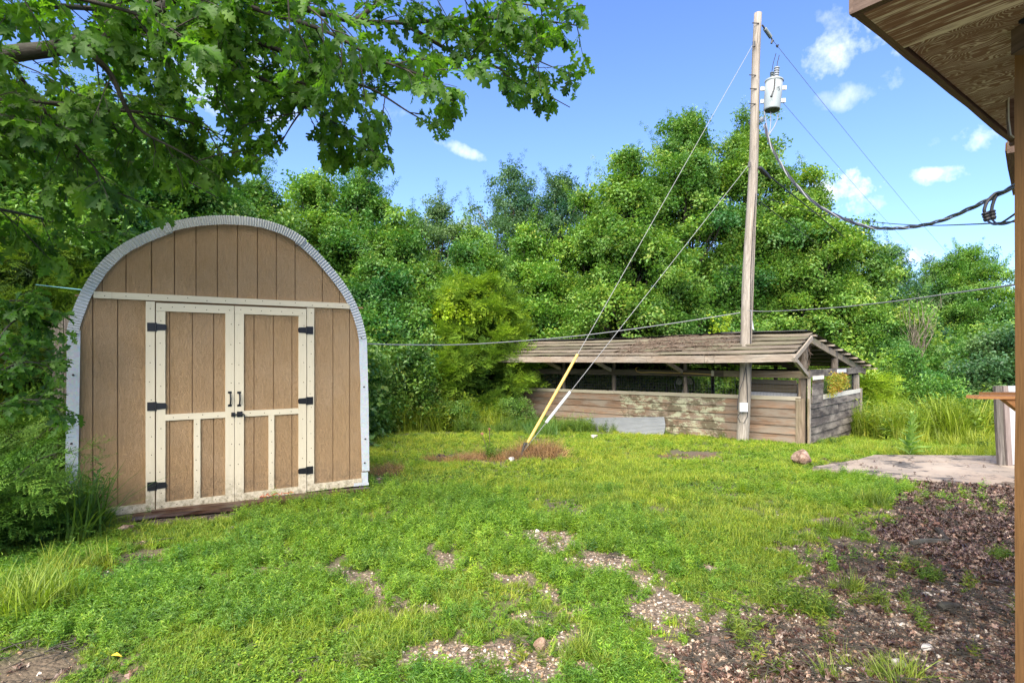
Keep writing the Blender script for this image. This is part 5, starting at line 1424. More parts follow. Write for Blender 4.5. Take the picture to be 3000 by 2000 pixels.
leafclump(2470, 1735, 7, .10, TG, .25, .5, 'grass_clump', 'small grass clump alone on the brown mulch', 'grass')
leafclump(1720, 1945, 12, .15, TG, .25, .5, 'grass_clump', 'wiry grass clump growing out of pale gravel', 'grass')
leafclump(2560, 1985, 14, .25, TG, .2, .5, 'grass_clump', 'grass blades at the lowest edge of the gravel', 'grass')
leafclump(2930, 1640, 14, .10, FW, .6, 1.1, 'small_weeds', 'small green weed beside the porch post', 'weeds')
leafclump(2735, 1705, 10, .09, FW, .7, 1.1, 'small_weeds', 'lone weed on gravel among dead leaves', 'weeds')
leafclump(2350, 1780, 30, .22, FW, .8, 1.4, 'small_weeds', 'bushy small weed on bare mulch', 'weeds', (.1, .1, 0))
leafclump(2870, 1325, 30, .18, FW+TW[:1], .5, 1.1, 'small_bush', 'dark little bush at the back of the concrete slab', 'bush', (-.4, -.3, 0))
leafclump(2350, 1300, 10, .3, FW, .5, 1.0, 'small_weeds', 'weeds between the corner post and the rock', 'weeds')
leafclump(2430, 1300, 20, .3, FW, .8, 1.6, 'small_weeds', 'pale leafy weeds against the dark end wall', 'weeds', (-.2, -.1, .3))
leafclump(60, 1800, 26, .4, TG, .5, 1.0, 'tall_grass', 'long wispy grass leaning at the lowest corner of the yard', 'tall grass', (.1, .1, 0))
leafclump(230, 1670, 18, .30, TG, .3, .6, 'tall_grass', 'yellow-green grass below the corner of the shed', 'tall grass', (.3, .15, 0))
leafclump(60, 1560, 70, .6, TG+TW, 1.0, 1.7, 'undergrowth', 'dense dark weeds beneath the juniper beside the shed', 'undergrowth', (-.3, -.12, 0))

# mullein-like plant behind the slab
mp = Vector((P(2668, 1330, 10.3).x, 10.3, gz(7.2, 10.3)))
mull = thing('leafy_stalk_plant', tuple(mp), 'tall leafy stalk with big pale leaves behind the concrete slab', 'plant')
hM = (1335-1205)/F*10.3
b = MB(); b.tube([mp, mp+Vector((.0, 0, hM*.5)), mp+Vector((.02, 0, hM))], [.014, .010, .004], 6); b.build('stem', M_weedstem, mull)
r = random.Random(4)
lm = None
for i in range(46):
    t = (i/46)**.9; l = (.33-.22*t)*r.uniform(.8, 1.15); vs, fs = small_leaf(l, l*.42, .12)
    if lm is None or True:
        me = bpy.data.meshes.new('leaf'); me.from_pydata([tuple(v) for v in vs], [], fs); me.materials.append(M_mull)
    o = bpy.data.objects.new('leaf', me); SC.collection.objects.link(o); o.parent = mull
    o.location = (0.02*t, 0, hM*(.03+.97*t)); o.rotation_euler = Euler((r.uniform(-.2, .2), -.45*t-.5+r.uniform(-.3, .3), i*2.4))
# dried seed heads on the mound
th = ground_at(1425, 1340); tp = thing('dry_thistle', tuple(th), 'two dry thistle stalks with round seed heads on the mound', 'plant')
for (x, y, r_) in ((1412, 1271, .038), (1434, 1257, .036)):
    top_ = P(x, y, th.y); b = MB(); b.tube([th+Vector((.0, 0, 0)), th.lerp(top_, .5)+Vector((.03, 0, 0)), top_], .006, 5); b.build('stalk', M_twig, tp)
    vs, fs = rockmesh(int(x), 2, 1.5, (1, 1, .8)); b = MB(); b.add([top_+Vector(v)*r_ for v in vs], fs); b.build('seed_head', M_seed, tp)
clump(th.x+.1, th.y-.15, .15, .1, 9, TW, .5, 1.0, 'mound_weed', 'green broadleaf weed sprouting from the soil mound', 'weeds', (.0, .1, .1))

# ================================================================ ROCKS
def rock(px, py, w, squash, mat, lab, seed, cat='rock', sink=.25, sub=3, name='rock', rough=.5):
    g = ground_at(px, py); vs, fs = rockmesh(seed, sub, rough, squash); s = w/2
    r_ = random.Random(seed).uniform(0, 6); M = Matrix.Rotation(r_, 3, 'Z')
    b = MB(); b.add([g+Vector((0, 0, s*squash[2]*(1-sink)))+(M @ Vector(v))*s for v in vs], fs)
    return tag(b.build(name, mat, None, loc=tuple(g)), lab, cat)
rock(2348, 1362, .52, (1.0, .75, .60), M_rock, 'large reddish rock at the front corner of the concrete slab', 3)
rock(1740, 1285, .26, (1, .7, .6), M_whiterock, 'pale rock in the weeds before the leaning metal sheet', 5)
rock(1497, 1352, .17, (1, .8, .7), M_whiterock, 'white stone on the soil mound near the anchor', 6)
rock(1292, 1345, .24, (1, .8, .55), M_char, 'black charred lump at the edge of the mound', 9, 'lump', rough=2.5, name='charred_lump')
rock(1583, 1905, .10, (1, .6, .9), M_rock, 'reddish upright stone in the gravel patch', 12)
rock(2720, 1905, .11, (1, .6, .4), M_whiterock, 'flat pale stone on the gravel, longer one', 14)
rock(2640, 1960, .10, (1, .8, .6), M_whiterock, 'whitest stone near the lowest edge of the gravel', 15)
rock(2715, 1745, .08, (1, .6, .4), M_whiterock, 'smooth cream pebble beneath the leaf pile', 16)
rock(575, 1592, .06, (1, .3, .7), M_whiterock, 'small white flake of stone in the grass under the shed doors', 17)
rock(680, 1555, .07, (.8, .3, .9), M_whiterock, 'upright white stone chip in grass below the door latch', 18)
rock(365, 1555, .16, (1, .6, .45), M_rock, 'brown stone lying beside the longest board', 19)
rock(2905, 1337, .22, (1, .5, .25), M_rock, 'flat brown slab of stone at the back of the concrete', 20)
rock(1110, 1408, .10, (1, .7, .5), M_rock, 'small brown stone in grass off the shed corner', 21)
rock(1255, 1375, .10, (1, .7, .5), M_rock, 'brown stone in the lawn before the mound', 23)
rock(2085, 1878, .16, (1.0, .8, .18), M_litterpiece, 'broad curled dead bark flake on the mulch', 24, 'bark flake', name='bark_flake')
rock(2150, 1900, .20, (1.0, .7, .14), M_litterpiece, 'flat grey-brown bark sheet on the mulch', 25, 'bark flake', name='bark_flake')
for (a, c, lab) in (((2670, 1602), (2790, 1590), 'short rotten log lying in the dead leaves'), ((2745, 1560), (2775, 1590), 'black stub of branch standing in the dead leaves'), ((2750, 1795), (2810, 1785), 'black piece of branch on the gravel under the leaves')):
    p, q = ground_at(*a)+Vector((0, 0, .03)), ground_at(*c)+Vector((0, 0, .03)); b = MB(); b.tube([p.lerp(q, i/6)+Vector((random.uniform(-.006, .006), 0, .008*math.sin(i))) for i in range(7)], [.022, .028, .025, .027, .024, .026, .018], 8)
    tag(b.build('fallen_branch', M_bark, None, loc=tuple(p)), lab, 'branch')
g = ground_at(325, 1947); vs, fs = small_leaf(.06, .03); b = MB(); b.add([g+Vector(v)+Vector((0, 0, .05)) for v in vs], fs); tag(b.build('yellow_leaf', M_yellowleaf, None, loc=tuple(g)), 'single bright yellow fallen leaf in the grass', 'leaf')

# ================================================================ TREES
def limb_pts(p, q, n=6, wob=.12, droop=0.0, r_=random):
    p = Vector(p); q = Vector(q); L = (q-p).length; out = []
    for i in range(n+1):
        t = i/n; w = math.sin(t*math.pi)
        out.append(p.lerp(q, t)+Vector((r_.uniform(-1, 1), r_.uniform(-1, 1), r_.uniform(-1, 1)))*wob*L*.3*w+Vector((0, 0, w*L*.12-droop*t*t)))
    return out
def tree(x, y, h, rad, low, nb, per, names, label, tint=(0, 0, 0), seed=0, trunk_r=.14, open_=0.0, shape=1.0, group='trees of the wood behind the yard', tmat=None, blob=(.15, .35), csc=1.0, vary=.22, cat='tree', name='tree', flat=.75):
    r = np.random.default_rng(900+seed); rr = random.Random(seed)
    bz = gz(x, y); root = thing(name, (x, y, bz), label, cat, group)
    m_ = MB(); n = 8; lean = (rr.uniform(-.4, .4), rr.uniform(-.4, .4)); tops = []
    for i in range(n+1):
        t = i/n; tops.append(Vector((x+lean[0]*t+rr.uniform(-.08, .08), y+lean[1]*t, bz-.2+(h*.86+.2)*t)))
    m_.tube(tops, [trunk_r*(1-.82*i/n) for i in range(n+1)], 8)
    m_.build('trunk', tmat or M_bark, root, smooth=True)
    br = MB(); PT_ = []; RT = []; SCL = []; TI = []
    for k in range(nb):
        t = low+(1-low)*((k+.5)/nb); tt = (t-low)/(1-low)
        prof = math.sin(math.pi*min(1, (tt*.86+.16)**shape))**.75 if tt < .98 else .2
        a = k*2.39996+rr.uniform(-.4, .4); rad_here = rad*prof
        d = rad_here*math.sqrt(rr.uniform(.12, 1.15)); bl = rad*rr.uniform(*blob)*(.75+.5*prof)*.95
        c = np.array([x+lean[0]*t+math.cos(a)*d, y+lean[1]*t+math.sin(a)*d, bz+h*t+rr.uniform(-.6, .35)-bl*.5])
        if c[2] < bz+.3: c[2] = bz+.3
        ti = max(0, min(.9, t-.12-rr.random()*.1)); src = tops[int(ti*n)]
        if rr.random() < .55 and t > .2: br.tube(limb_pts(src, c, 4, r_=rr), [trunk_r*.5*(1-t*.6), trunk_r*.4*(1-t*.6), trunk_r*.3*(1-t*.6), .035, .018], 5)
        m = int(per*(bl/(rad*.34))**2*(1-open_*rr.random()))
        v = r.normal(0, 1, (m, 3)); v /= np.linalg.norm(v, axis=1)[:, None]; v[:, 2] = np.where(v[:, 2] < -.35, -v[:, 2]*.6, v[:, 2])
        rad_ = bl*(.42+.7*r.random((m, 1))**.6)*(1+.42*r.normal(0, 1, (m, 1))*(r.random((m, 1)) < .4))
        p = c+v*rad_*np.array([1, 1, flat])
        PT_.append(p); out = v
        RT.append(np.stack([-out[:, 1]*.55+r.normal(0, .3, m), out[:, 0]*.55+r.normal(0, .3, m), r.uniform(0, 6.28, m)], 1))
        SCL.append(r.uniform(.65, 1.2, m)*csc)
        if rr.random() < .6:
            # a leading shoot standing out of the lobe
            ang = rr.uniform(0, 6.28); ns = rr.randint(3, 6); st_h = np.arange(ns)[:, None]*np.array([[math.cos(ang)*rr.uniform(.05, .22), math.sin(ang)*rr.uniform(.05, .22), rr.uniform(.16, .27)]])
            q_s = c+np.array([math.cos(ang)*bl*.6, math.sin(ang)*bl*.6, bl*flat*.75])+st_h
            PT_[-1] = np.concatenate([PT_[-1], q_s]); RT[-1] = np.concatenate([RT[-1], np.stack([r.normal(0, .5, ns), r.normal(0, .5, ns), r.uniform(0, 6.28, ns)], 1)])
            SCL[-1] = np.concatenate([SCL[-1], np.linspace(.75, .35, ns)*csc]); m += ns
        tb = rr.gauss(0, vary); TI.append(np.array(tint)+(tb+r.normal(0, vary*.4, (m, 1)))*np.array([1.0, .7, .3]))
    br.build('branches', tmat or M_bark, root, smooth=True)
    pts = np.concatenate(PT_); 
    cr = scatter('crown', pts, np.concatenate(RT), np.concatenate(SCL), names, tint=np.clip(np.concatenate(TI), -.7, 1.6), parent=root)
    return root
BC = ['broad_cluster_%d' % k for k in range(4)]; BL = ['blue_cluster_%d' % k for k in range(4)]; SM = ['small_cluster_%d' % k for k in range(4)]; CS = ['cedar_spray_%d' % k for k in range(3)]; VC = ['vine_cluster_0', 'vine_cluster_1']
def hfor(px, py, y): return CAMZ+(HZ-py)/F*y-gz((px-1500)/F*y, y)
# (px of the axis, depth, py of the top, radius, low, blobs, per, kind, tint, label)
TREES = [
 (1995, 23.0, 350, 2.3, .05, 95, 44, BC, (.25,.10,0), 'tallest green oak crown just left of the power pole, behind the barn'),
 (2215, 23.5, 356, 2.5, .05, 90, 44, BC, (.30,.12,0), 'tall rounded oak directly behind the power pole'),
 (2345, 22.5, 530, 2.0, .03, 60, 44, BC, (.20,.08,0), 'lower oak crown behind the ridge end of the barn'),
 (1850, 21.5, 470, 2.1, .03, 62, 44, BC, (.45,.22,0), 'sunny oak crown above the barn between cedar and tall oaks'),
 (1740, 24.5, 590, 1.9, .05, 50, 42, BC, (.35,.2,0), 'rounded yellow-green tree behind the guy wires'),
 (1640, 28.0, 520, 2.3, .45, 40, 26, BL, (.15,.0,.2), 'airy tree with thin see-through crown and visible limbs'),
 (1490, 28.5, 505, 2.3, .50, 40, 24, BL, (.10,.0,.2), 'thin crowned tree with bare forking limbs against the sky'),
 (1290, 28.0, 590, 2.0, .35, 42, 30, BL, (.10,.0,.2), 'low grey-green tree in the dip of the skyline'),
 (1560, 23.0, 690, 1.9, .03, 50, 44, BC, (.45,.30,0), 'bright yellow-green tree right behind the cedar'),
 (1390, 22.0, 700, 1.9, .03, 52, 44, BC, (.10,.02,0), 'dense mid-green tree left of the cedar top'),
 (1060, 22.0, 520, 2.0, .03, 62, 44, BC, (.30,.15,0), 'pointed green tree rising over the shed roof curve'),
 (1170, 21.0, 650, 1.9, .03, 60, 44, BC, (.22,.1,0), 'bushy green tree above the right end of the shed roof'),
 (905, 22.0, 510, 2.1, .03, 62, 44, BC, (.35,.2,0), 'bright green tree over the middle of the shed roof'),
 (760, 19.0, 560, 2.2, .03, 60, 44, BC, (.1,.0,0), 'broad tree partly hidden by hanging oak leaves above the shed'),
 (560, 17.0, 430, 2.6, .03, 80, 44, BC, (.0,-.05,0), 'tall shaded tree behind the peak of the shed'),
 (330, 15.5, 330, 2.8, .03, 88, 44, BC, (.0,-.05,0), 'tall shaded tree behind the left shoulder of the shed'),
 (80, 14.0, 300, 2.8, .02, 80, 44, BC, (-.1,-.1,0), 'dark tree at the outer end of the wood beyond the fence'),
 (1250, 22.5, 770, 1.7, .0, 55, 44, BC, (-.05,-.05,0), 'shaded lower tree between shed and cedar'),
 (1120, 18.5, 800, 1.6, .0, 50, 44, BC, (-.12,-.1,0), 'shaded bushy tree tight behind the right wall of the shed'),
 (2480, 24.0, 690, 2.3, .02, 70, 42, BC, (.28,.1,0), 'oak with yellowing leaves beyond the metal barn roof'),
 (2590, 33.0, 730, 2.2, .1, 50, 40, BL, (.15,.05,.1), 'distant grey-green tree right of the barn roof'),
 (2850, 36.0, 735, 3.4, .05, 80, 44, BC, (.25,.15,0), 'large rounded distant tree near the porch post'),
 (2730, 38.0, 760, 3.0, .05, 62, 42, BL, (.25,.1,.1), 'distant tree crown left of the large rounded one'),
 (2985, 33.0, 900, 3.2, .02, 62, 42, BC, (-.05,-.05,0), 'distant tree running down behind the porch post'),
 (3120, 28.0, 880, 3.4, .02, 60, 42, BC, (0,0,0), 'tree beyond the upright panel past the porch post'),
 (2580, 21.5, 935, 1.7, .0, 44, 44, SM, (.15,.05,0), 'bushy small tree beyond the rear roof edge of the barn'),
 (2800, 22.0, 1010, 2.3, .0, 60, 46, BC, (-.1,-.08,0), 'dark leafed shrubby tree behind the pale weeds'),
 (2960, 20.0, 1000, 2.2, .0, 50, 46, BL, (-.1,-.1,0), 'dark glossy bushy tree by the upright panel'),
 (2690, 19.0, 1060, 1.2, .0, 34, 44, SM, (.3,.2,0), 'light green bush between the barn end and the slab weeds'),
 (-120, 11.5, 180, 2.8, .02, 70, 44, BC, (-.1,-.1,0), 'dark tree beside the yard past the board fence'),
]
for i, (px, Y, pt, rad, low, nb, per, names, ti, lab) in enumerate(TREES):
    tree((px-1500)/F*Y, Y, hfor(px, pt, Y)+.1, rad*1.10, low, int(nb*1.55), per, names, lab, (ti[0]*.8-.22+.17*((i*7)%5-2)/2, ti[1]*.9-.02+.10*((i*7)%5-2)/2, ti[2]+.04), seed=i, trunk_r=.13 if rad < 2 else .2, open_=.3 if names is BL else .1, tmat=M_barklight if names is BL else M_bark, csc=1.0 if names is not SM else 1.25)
# bare twiggy shrub beyond the barn
bx = P(2690, 1060, 21); root = thing('dead_shrub', (bx.x, bx.y, gz(bx.x, bx.y)), 'leafless grey twiggy sapling in front of the distant trees', 'dead shrub')
b = MB(); r = random.Random(8)
for i in range(34):
    a = r.uniform(0, 6.28); q = Vector((bx.x+math.cos(a)*r.uniform(.1, .9), bx.y+math.sin(a)*.5, bx.z+r.uniform(.8, 2.6))); b.tube(limb_pts((bx.x, bx.y, bx.z-.6), q, 5, .3, r_=r), [.02, .016, .012, .010, .008, .005], 4)
b.build('twigs', M_barklight, root, kind='stuff')
# the wood behind: one mass
xs_ = rng.uniform(-26, 46, 5200); ys_ = rng.uniform(27, 44, 5200); base_h = 4.5+2.2*fbm(xs_, ys_, .16, 91)+np.where(xs_ > 14, -1.6, 0)
zz = ground_z(xs_, ys_)+rng.random(5200)**.7*base_h
k = np.abs(xs_/ys_) < 1.05
tag(scatter('distant_wood', np.stack([xs_, ys_, zz], 1)[k], rots(k.sum(), .5), rng.uniform(2.0, 3.2, k.sum()), BC, tint=np.clip(rng.normal(-.1, .2, (k.sum(), 1))*np.array([1, .7, .3]), -.7, 1)), 'dense mass of the wood seen between the nearer trunks', 'wood')
xs_ = rng.uniform(-14, 20, 9000); ys_ = rng.uniform(21, 28, 9000)
zz = ground_z(xs_, ys_)+rng.random(9000)*1.9*(.5+fbm(xs_, ys_, .5, 93)); k = (xs_/ys_ < .55) | (ys_ > 22)
tag(scatter('understorey', np.stack([xs_, ys_, zz], 1)[k], rots(k.sum(), .5), rng.uniform(.7, 1.5, k.sum()), BC+SM, tint=np.clip(rng.normal(.2, .25, (k.sum(), 1))*np.array([1, .7, .3]), -.7, 1)), 'leafy understorey filling the wood behind the barn', 'undergrowth')
xs_ = rng.uniform(-12, -2.2, 5200); ys_ = rng.uniform(9.5, 17, 5200); k = ((xs_ < -3.2) & (ys_ > 10.5)) | (ys_ > 15.8)
zz = ground_z(xs_, ys_)+rng.random(5200)*2.6*(.5+fbm(xs_, ys_, .6, 95))
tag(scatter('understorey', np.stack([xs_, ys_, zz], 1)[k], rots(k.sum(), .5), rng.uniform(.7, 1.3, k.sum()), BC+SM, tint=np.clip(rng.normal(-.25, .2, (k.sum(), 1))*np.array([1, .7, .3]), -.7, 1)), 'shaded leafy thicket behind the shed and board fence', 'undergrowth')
n = 900; s_ = rng.uniform(-.2, LEN+.5, n); o_ = rng.uniform(1.3, 3.6, n); hz_ = rng.random(n)*2.3*(.6+.8*fbm(s_, o_, .9, 97)); q = np.array([list(B(a_, WID+b_, 0)) for a_, b_ in zip(s_, o_)])
q[:, 2] = ground_z(q[:, 0], q[:, 1])+hz_
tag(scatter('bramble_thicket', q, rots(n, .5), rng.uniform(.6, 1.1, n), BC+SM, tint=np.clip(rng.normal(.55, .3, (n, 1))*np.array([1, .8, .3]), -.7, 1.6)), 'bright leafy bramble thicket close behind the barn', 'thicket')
# edge bushes left of the cedar
for i, (px, py, h, n, lab, ti) in enumerate([(1240, 1262, 1.0, 260, 'low dark green bush left of the cedar', (-.1, -.05, 0)), (1330, 1266, .8, 200, 'small leafy bush in front of the cedar', (-.1, 0, .1)), (1510, 1262, .9, 220, 'bush between the cedar and the end of the barn', (-.05, .0, .1)), (1600, 1250, 1.35, 170, 'slender green sapling bush against the left end of the barn', (-.05, .05, .2))]):
    g = ground_at(px, py); a = rng.uniform(0, 6.28, n); r_ = np.sqrt(rng.random(n))*(.75 if i < 3 else .35); zz_ = rng.random(n)*h
    tag(scatter('bush', np.stack([g.x+np.cos(a)*r_*(1.2-zz_/h*.7), g.y+.5+np.sin(a)*r_*.5, g.z+zz_], 1), rots(n, .5), rng.uniform(.45, .85, n), SM, tint=np.clip(rng.normal(0, .2, (n, 1))+np.array(ti), -.7, 1), loc=tuple(g)), lab, 'bush')
# ---- cedars: tiers of drooping feathery sprays
def cedar(x, y, h, rad, n, label, tint=(0, 0, 0), seed=0, base_low=.02, vines=0, name='cedar_tree', csc=1.0, group=None, lumps=26):
    r = np.random.default_rng(300+seed); rr = random.Random(seed); bz = gz(x, y); root = thing(name, (x, y, bz), label, 'cedar tree', group)
    m_ = MB(); m_.tube([(x, y, bz-.2), (x+.05, y, bz+h*.5), (x, y, bz+h*.95)], [.13, .08, .015], 8); m_.build('trunk', M_bark, root)
    br = MB(); PT_, RT, TI, SC_ = [], [], [], []
    for k in range(lumps):
        t = base_low+(.97-base_low)*(k+.3)/lumps; prof = (1-t)**.55*(.5+.5*min(1, t/.14+.2)); a = k*2.39996+rr.uniform(-.3, .3)
        for q in range(3):
            a2 = a+q*2.09+rr.uniform(-.5, .5); L = rad*prof*rr.uniform(.72, 1.22)+.1
            tip = Vector((x+math.cos(a2)*L, y+math.sin(a2)*L, bz+h*t+L*rr.uniform(-.05, .35))); src = Vector((x, y, bz+h*max(0.02, t-.05)))
            pts = limb_pts(src, tip, 5, .2, r_=rr); br.tube(pts, [.03, .022, .016, .012, .008, .004], 4)
            m = int(n*(.35+.65*prof)*L/rad+6)
            tb = r.normal(0, .25)
            u = r.random(m)**.6
            for j in range(m):
                i0_ = min(4, int(u[j]*5)); p = pts[i0_].lerp(pts[i0_+1], u[j]*5-i0_); spread = .30*(1.15-u[j]*.75)*min(1.3, L)
                off = r.normal(0, 1, 3)*spread*np.array([1, 1, .55]); off[2] -= .05
                PT_.append(np.array(p)+off); RT.append((r.normal(0, .45), r.normal(.0, .45)-.15, a2+r.normal(0, .75)))
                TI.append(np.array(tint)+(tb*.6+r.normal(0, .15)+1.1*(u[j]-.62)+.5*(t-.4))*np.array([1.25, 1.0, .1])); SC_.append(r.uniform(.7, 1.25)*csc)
    br.build('branches', M_bark, root)
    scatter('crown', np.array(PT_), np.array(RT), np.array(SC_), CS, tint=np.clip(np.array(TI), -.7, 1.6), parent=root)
    return root
CY = 19.1; cx = (1400-1500)/F*CY
ced = cedar(cx, CY, hfor(1400, 795, CY), 2.15, 120, 'full rounded cedar tree with vine-covered top at the barn end', (.02, .08, 0), 1, csc=1.2, lumps=34)
n = 130; a = rng.uniform(3.0, 6.6, n); u = rng.random(n); vz = hfor(1400, 795, CY)*(.66+.26*u); vr = 1.20*(1.15-u*.75)+.15
tag(scatter('climbing_vine', np.stack([cx-.15+np.cos(a)*vr, CY+np.sin(a)*vr, gz(cx, CY)+vz], 1), rots(n, .5), rng.uniform(.6, 1.0, n), VC, tint=rng.normal(0, .15, (n, 1))*np.array([1, 1, .3]), loc=(cx, CY, gz(cx, CY))), 'bright yellow-green vine draped over the cedar top', 'vine')
cedar((2545-1500)/F*17.5, 18.2, hfor(2545, 1080, 18.2), 1.2, 50, 'young yellow-green cedar behind the far corner of the barn', (.55, .4, 0), 2, csc=1.1, lumps=22)
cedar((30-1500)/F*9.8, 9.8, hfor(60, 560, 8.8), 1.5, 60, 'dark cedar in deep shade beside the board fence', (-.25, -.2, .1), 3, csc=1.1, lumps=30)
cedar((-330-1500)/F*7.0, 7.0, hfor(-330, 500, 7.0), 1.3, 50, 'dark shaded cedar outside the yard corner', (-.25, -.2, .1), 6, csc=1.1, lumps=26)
# low juniper by the shed
def juniper(cx_, cy_, r_, h, n, lab, tint, seed):
    r = np.random.default_rng(seed); bz = gz(cx_, cy_); root = thing('juniper_bush', (cx_, cy_, bz), lab, 'juniper', None); br = MB(); rr = random.Random(seed); PT_, RT, SC_, TI = [], [], [], []
    for k in range(30):
        a = rr.uniform(0, 6.28); L = r_*rr.uniform(.6, 1.1); tip = Vector((cx_+math.cos(a)*L, cy_+math.sin(a)*L, bz+h*rr.uniform(.15, 1.0))); pts = limb_pts((cx_, cy_, bz+.05), tip, 5, .2, r_=rr); br.tube(pts, [.02, .016, .012, .009, .006, .003], 4)
        for j in range(n):
            u = rr.random()**.6; i0_ = min(4, int(u*5)); p = pts[i0_].lerp(pts[i0_+1], u*5-i0_)
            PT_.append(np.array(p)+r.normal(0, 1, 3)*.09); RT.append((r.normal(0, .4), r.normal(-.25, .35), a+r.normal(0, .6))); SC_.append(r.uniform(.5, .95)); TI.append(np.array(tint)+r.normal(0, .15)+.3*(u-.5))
    br.build('branches', M_bark, root); scatter('foliage', np.array(PT_), np.array(RT), np.array(SC_), CS, tint=np.clip(np.array(TI), -.7, 1.6), parent=root)
g = ground_at(-110, 1640); juniper(g.x-.14, g.y+.15, .60, .78, 22, 'feathery green juniper spreading over the lower corner of the shed', (-.30, -.12, .1), 41)
g = ground_at(-230, 1560); juniper(g.x-.1, g.y+.6, 1.0, 1.3, 24, 'taller juniper beside the board fence', (-.15, .0, .1), 42)
# vine growing through the barn side opening
n = 110; s_ = rng.random(n); z_ = rng.random(n)
pts = np.array([list(B(-.14-.05*rng.random(), .95+1.55*a_, 1.12-.52*b_*(1-.35*a_))) for a_, b_ in zip(s_, z_)])
tag(scatter('hanging_vine', pts, rots(n, .8), rng.uniform(.55, .9, n), ['red_cluster_0', 'red_cluster_1'], tint=rng.normal(0, .2, (n, 3))*np.array([1, .7, .2]), loc=tuple(B(0, 1.5, 1))), 'yellow and reddish vine leaves hanging in the side opening of the barn', 'vine')
n = 22; pts = np.array([list(B(1.5+2.3*rng.random(), .35+.5*rng.random(), 1.05+.40*rng.random())) for _ in range(n)])
tag(scatter('hanging_vine', pts, rots(n, .6), rng.uniform(.5, .9, n), VC, tint=np.tile([-.35, -.2, 0], (n, 1)), loc=tuple(B(2.5, .5, 1.2))), 'green vine leaves under the barn roof beside the pole', 'vine')
n = 16; pp = P(2118, 965, 16.5); pts = np.array([[pp.x+rng.normal(0, .22), 16.5+rng.normal(0, .1), pp.z+rng.normal(0, .2)] for _ in range(n)])
tag(scatter('sapling_top', pts, rots(n, .5), rng.uniform(.5, .9, n), VC, loc=tuple(pp)), 'lime green sapling top peeking over the barn ridge', 'sapling')
# dead vine tangles
def tangle(c, ext, n, lab, rad=.006, hang=0.0):
    b = MB(); r = random.Random(len(lab))
    for i in range(n):
        p = c(r.random(), r.random()); q = c(r.random(), r.random()); 
        if hang: q = p+Vector((r.uniform(-.12, .12), r.uniform(-.1, .1), -hang*r.random()))
        elif (q-p).length > ext: q = p.lerp(q, ext/(q-p).length)
        pts = [p.lerp(q, k/5)+Vector((r.uniform(-.05, .05), r.uniform(-.05, .05), (.07 if not hang else 0)*math.sin(k/5*3.14)*r.random()+r.uniform(-.015, .02))) for k in range(6)]
        b.tube(pts, rad*r.uniform(.6, 1.4), 4)
    return tag(b.build('dead_vine', M_twig, None, loc=tuple(c(.5, .5))), lab, 'dead vine', None, 'stuff')
tangle(lambda a, c: sl(1.2+3.4*a, .02+1.0*c, .045), .8, 120, 'bare brown vine tangle lying over the board roof', .006)
tangle(lambda a, c: B(.05+.1*a, -.1+.5*c, 1.98-.15*a), .5, 46, 'dry hanging vine bundle in the gable peak of the barn', .006, .75)
tangle(lambda a, c: B(1.6+3.6*a, -1.0+.03*c, 1.62), .5, 40, 'thin dry tendrils hanging off the barn eave', .004, .30)

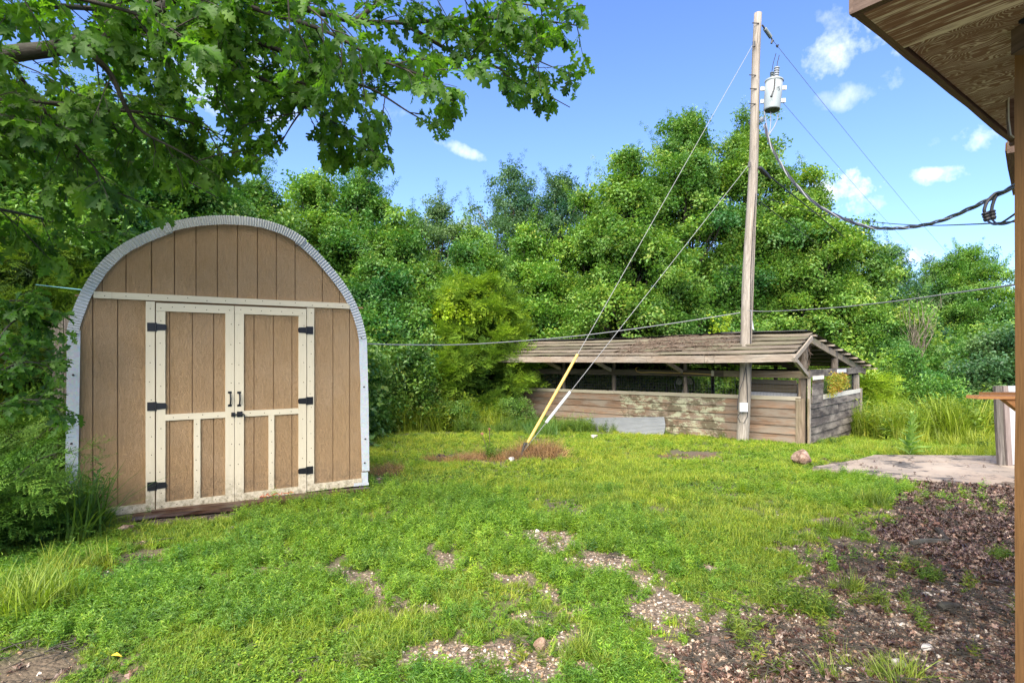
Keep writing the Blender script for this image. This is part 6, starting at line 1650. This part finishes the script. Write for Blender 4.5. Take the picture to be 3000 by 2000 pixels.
# ================================================================ THE OAK OVERHEAD
oak = thing('oak_tree', (-5.2, 3.6, gz(-5.2, 3.6)), 'large oak whose leafy boughs hang over the shed and yard', 'tree')
b = MB(); TRK = [(-5.2, 3.6, -.2), (-5.15, 3.6, 2), (-5.0, 3.7, 4), (-4.9, 3.7, 6), (-4.6, 3.8, 9)]
b.tube(cat_(TRK, 5), list(np.linspace(.30, .14, 21)), 12); b.build('trunk', M_bark, oak, smooth=True)
LIMBS = [
 ([(-500,330,3.9),(-200,230,4.0),(0,165,4.2),(200,135,4.35),(400,72,4.5),(560,-40,4.6),(800,-160,4.9),(1100,-220,5.3)], .075, .03),
 ([(-300,-300,4.2),(300,-200,4.4),(640,-60,4.6),(800,0,4.75),(920,32,4.9),(1040,62,5.1),(1180,66,5.3),(1400,55,5.6),(1560,58,5.8),(1690,75,6.0)], .05, .006),
 ([(1180,66,5.3),(1250,110,5.4),(1340,160,5.5),(1440,190,5.6),(1560,255,5.8),(1670,315,5.9)], .02, .004),
 ([(640,-60,4.6),(560,20,4.7),(640,62,4.8),(760,125,5.0),(860,165,5.1),(967,223,5.2),(1090,262,5.4),(1200,330,5.5),(1290,380,5.6)], .03, .004),
 ([(400,72,4.5),(520,130,4.7),(650,175,4.9),(720,205,5.0),(803,253,5.1),(893,312,5.2),(997,372,5.3),(1071,424,5.4),(1140,485,5.45)], .03, .004),
 ([(803,253,5.1),(870,240,5.2),(960,275,5.3),(1040,300,5.4),(1110,380,5.5)], .015, .004),
 ([(250,130,4.4),(275,165,4.4),(327,223,4.5),(372,320,4.6),(417,385,4.7),(520,440,4.8),(600,490,4.9)], .028, .004),
 ([(-300,330,3.9),(0,295,4.2),(150,302,4.3),(310,322,4.5),(420,330,4.7),(560,360,4.9),(700,420,5.1)], .026, .004),
 ([(0,165,4.2),(60,230,4.3),(110,300,4.35),(180,380,4.4),(260,470,4.5),(330,560,4.6)], .022, .004),
 ([(200,135,4.35),(430,10,4.4),(700,-80,4.2),(900,20,4.1),(1000,120,4.2)], .02, .004),
 ([(560,-40,4.6),(760,30,4.4),(950,90,4.5),(1100,170,4.6),(1250,230,4.7),(1330,300,4.8)], .02, .004),
 ([(-500,100,4.0),(-100,40,4.4),(200,20,5.0),(450,60,5.6),(700,150,6.2),(860,240,6.6)], .04, .005),
 ([(-500,420,4.0),(-100,430,4.6),(150,450,5.2),(350,480,5.8),(520,520,6.4),(640,580,6.8)], .035, .005),
 ([(-400,560,4.2),(-80,600,4.8),(120,640,5.4),(260,690,5.9)], .025, .005),
 ([(-500,200,4.0),(-50,330,5.0),(200,380,5.8),(420,300,6.6),(620,300,7.2)], .035, .005),
 ([(1040,62,5.1),(1180,-30,5.0),(1350,-20,5.1),(1520,10,5.2),(1640,30,5.4)], .018, .004),
 ([(1400,55,5.6),(1480,120,5.5),(1560,170,5.5),(1650,210,5.6)], .012, .004),
 ([(967,223,5.2),(880,330,5.0),(840,390,5.0),(815,440,5.0)], .010, .003),
 ([(700,420,5.1),(640,430,5.2),(560,480,5.3)], .010, .003),
 ([(-300,-100,3.4),(0,-60,3.6),(250,0,3.8),(450,60,4.0),(600,150,4.1)], .03, .004),
]
OP, OR_, OS, OID = [], [], [], []
rr = random.Random(77)
tw = MB()
def canopy_ok(p):
    """keep the foliage where the real boughs carry it (their lower and outer edge)"""
    px, py = project(p.x, p.y, p.z); edge = np.interp(px, [-900, 0, 250, 450, 620, 700, 850, 960, 1100, 1165, 1185, 1240, 1300, 1340, 1500, 1600, 1700, 1722, 1740], [900, 860, 760, 640, 560, 500, 460, 470, 480, 500, 350, 370, 395, 310, 300, 310, 300, 90, 0])
    return py < edge+10 and px < 1725
def sprig(p, d):
    if not canopy_ok(p+d*.16): return
    OP.append(tuple(p)); yaw = math.atan2(d.y, d.x); pit = -math.asin(max(-1, min(1, d.z)))
    OR_.append((rr.gauss(0, .5), pit, yaw)); OS.append(rr.uniform(.72, 1.12)); OID.append(rr.randrange(4))
for li, (pts, r0, r1) in enumerate(LIMBS):
    W_ = [P(*p) for p in pts]
    if pts[0][0] <= -300: W_ = [Vector((-5.0, 3.68, max(3.2, min(6.5, W_[0].z-.5))))]+W_
    V = cat_(W_, 6); n = len(V)
    lb = MB(); lb.tube(V, [1.25*r0+(r1-1.25*r0)*(i/(n-1))**.8 for i in range(n)], 8); lb.build('limb', M_bark, oak, smooth=True)
    Ltot = 0; nxt = .0
    for i in range(1, n):
        seg_ = (V[i]-V[i-1]); L = seg_.length; d = seg_.normalized(); t = i/(n-1)
        Ltot += L
        while nxt < Ltot:
            nxt += .125
            p = V[i]
            # side twig
            side = Vector((rr.gauss(0, 1), rr.gauss(0, 1), rr.gauss(-.15, .7))); side = (side-d*side.dot(d)).normalized()
            dr = (d*rr.uniform(.3, 1.1)+side).normalized(); ln = rr.uniform(.22, .62)*(1.1-.45*t)
            q = p+dr*ln+Vector((0, 0, -.10*ln))
            if not canopy_ok(q): continue
            mid = p.lerp(q, .5)+Vector((0, 0, .04*ln)); tw.tube([p, mid, q], [.006, .0045, .0025], 4)
            k_ = max(2, int(ln/.13))
            for j in range(k_):
                u = (j+.7)/k_; pp_ = p.lerp(q, u); s2 = Vector((rr.gauss(0, 1), rr.gauss(0, 1), rr.gauss(-.2, .8))).normalized()
                sprig(pp_, (dr+s2*.9).normalized())
            sprig(q, dr)
    sprig(V[-1], (V[-1]-V[-2]).normalized())
tw.build('twigs', M_bark, oak, kind='stuff')
print('OAK sprigs', len(OP))
OPa = np.array(OP); ORa = np.array(OR_); OSa = np.array(OS); OIDa = np.array(OID)
dist = np.linalg.norm(OPa-np.array([0, 0, 1.6]), axis=1)
ppx, ppy = project(OPa[:, 0], OPa[:, 1], OPa[:, 2]); inview = (ppx > 40) & (ppx < 1720) & (ppy > 20)
order = np.argsort(np.where(inview, dist, 99)); near = order[:37]; rest = order[37:]
tnt = lambda n: rng.normal(0, .12, (n, 1))*np.array([1, .8, .2])
scatter('foliage', OPa[rest], ORa[rest], OSa[rest], ['oak_sprig_%d' % k for k in range(4)], pid=OIDa[rest], tint=tnt(len(rest)), parent=oak)
cnt = 0
for i in near:
    M0 = Matrix.Translation(Vector(OPa[i])-oak.location) @ Euler(ORa[i]).to_matrix().to_4x4() @ Matrix.Scale(OSa[i], 4)
    for m_ in SPRIGS[OIDa[i]]:
        if cnt >= 296: break
        o = bpy.data.objects.new('leaf', oak_leaf_me); SC.collection.objects.link(o); o.parent = oak; o.matrix_local = M0 @ m_; cnt += 1
# low oak branch beside the shed
sap = thing('oak_sapling', tuple(P(-60, 1300, 4.9)), 'young oak branch with pale lobed leaves in front of the board fence', 'sapling')
OP, OR_, OS, OID = [], [], [], []; canopy_ok = lambda p: True
b = MB()
for (pts) in ([(-160,1330,4.6),(-60,1100,4.7),(20,960,4.8),(80,930,4.9),(150,945,5.0)], [(-120,1200,4.6),(0,1090,4.8),(80,1060,4.9),(170,1080,5.1)], [(-120,1250,4.6),(0,1190,4.8),(90,1170,4.9),(190,1195,5.1)], [(-100,1000,4.6),(-20,900,4.8),(50,880,4.9),(110,900,4.9)], [(-120,1150,4.9),(30,1020,5.3),(120,1010,5.6),(190,1040,5.8)]):
    V = cat_([P(*p) for p in pts], 5); b.tube(V, list(np.linspace(.012, .003, len(V))), 5)
    for i in range(3, len(V)):
        for q in range(1 if i % 2 else 2): s2 = Vector((rr.gauss(0, 1), rr.gauss(0, 1), rr.gauss(0, .7))).normalized(); sprig(V[i]+s2*.05, ((V[i]-V[i-1]).normalized()+s2).normalized())
b.build('branches', M_bark, sap)
scatter('foliage', np.array(OP), np.array(OR_), np.array(OS)*.8, ['oak_sprig_%d' % k for k in range(4)], pid=np.array(OID), tint=np.tile([-.05, -.02, .35], (len(OP), 1)), parent=sap)
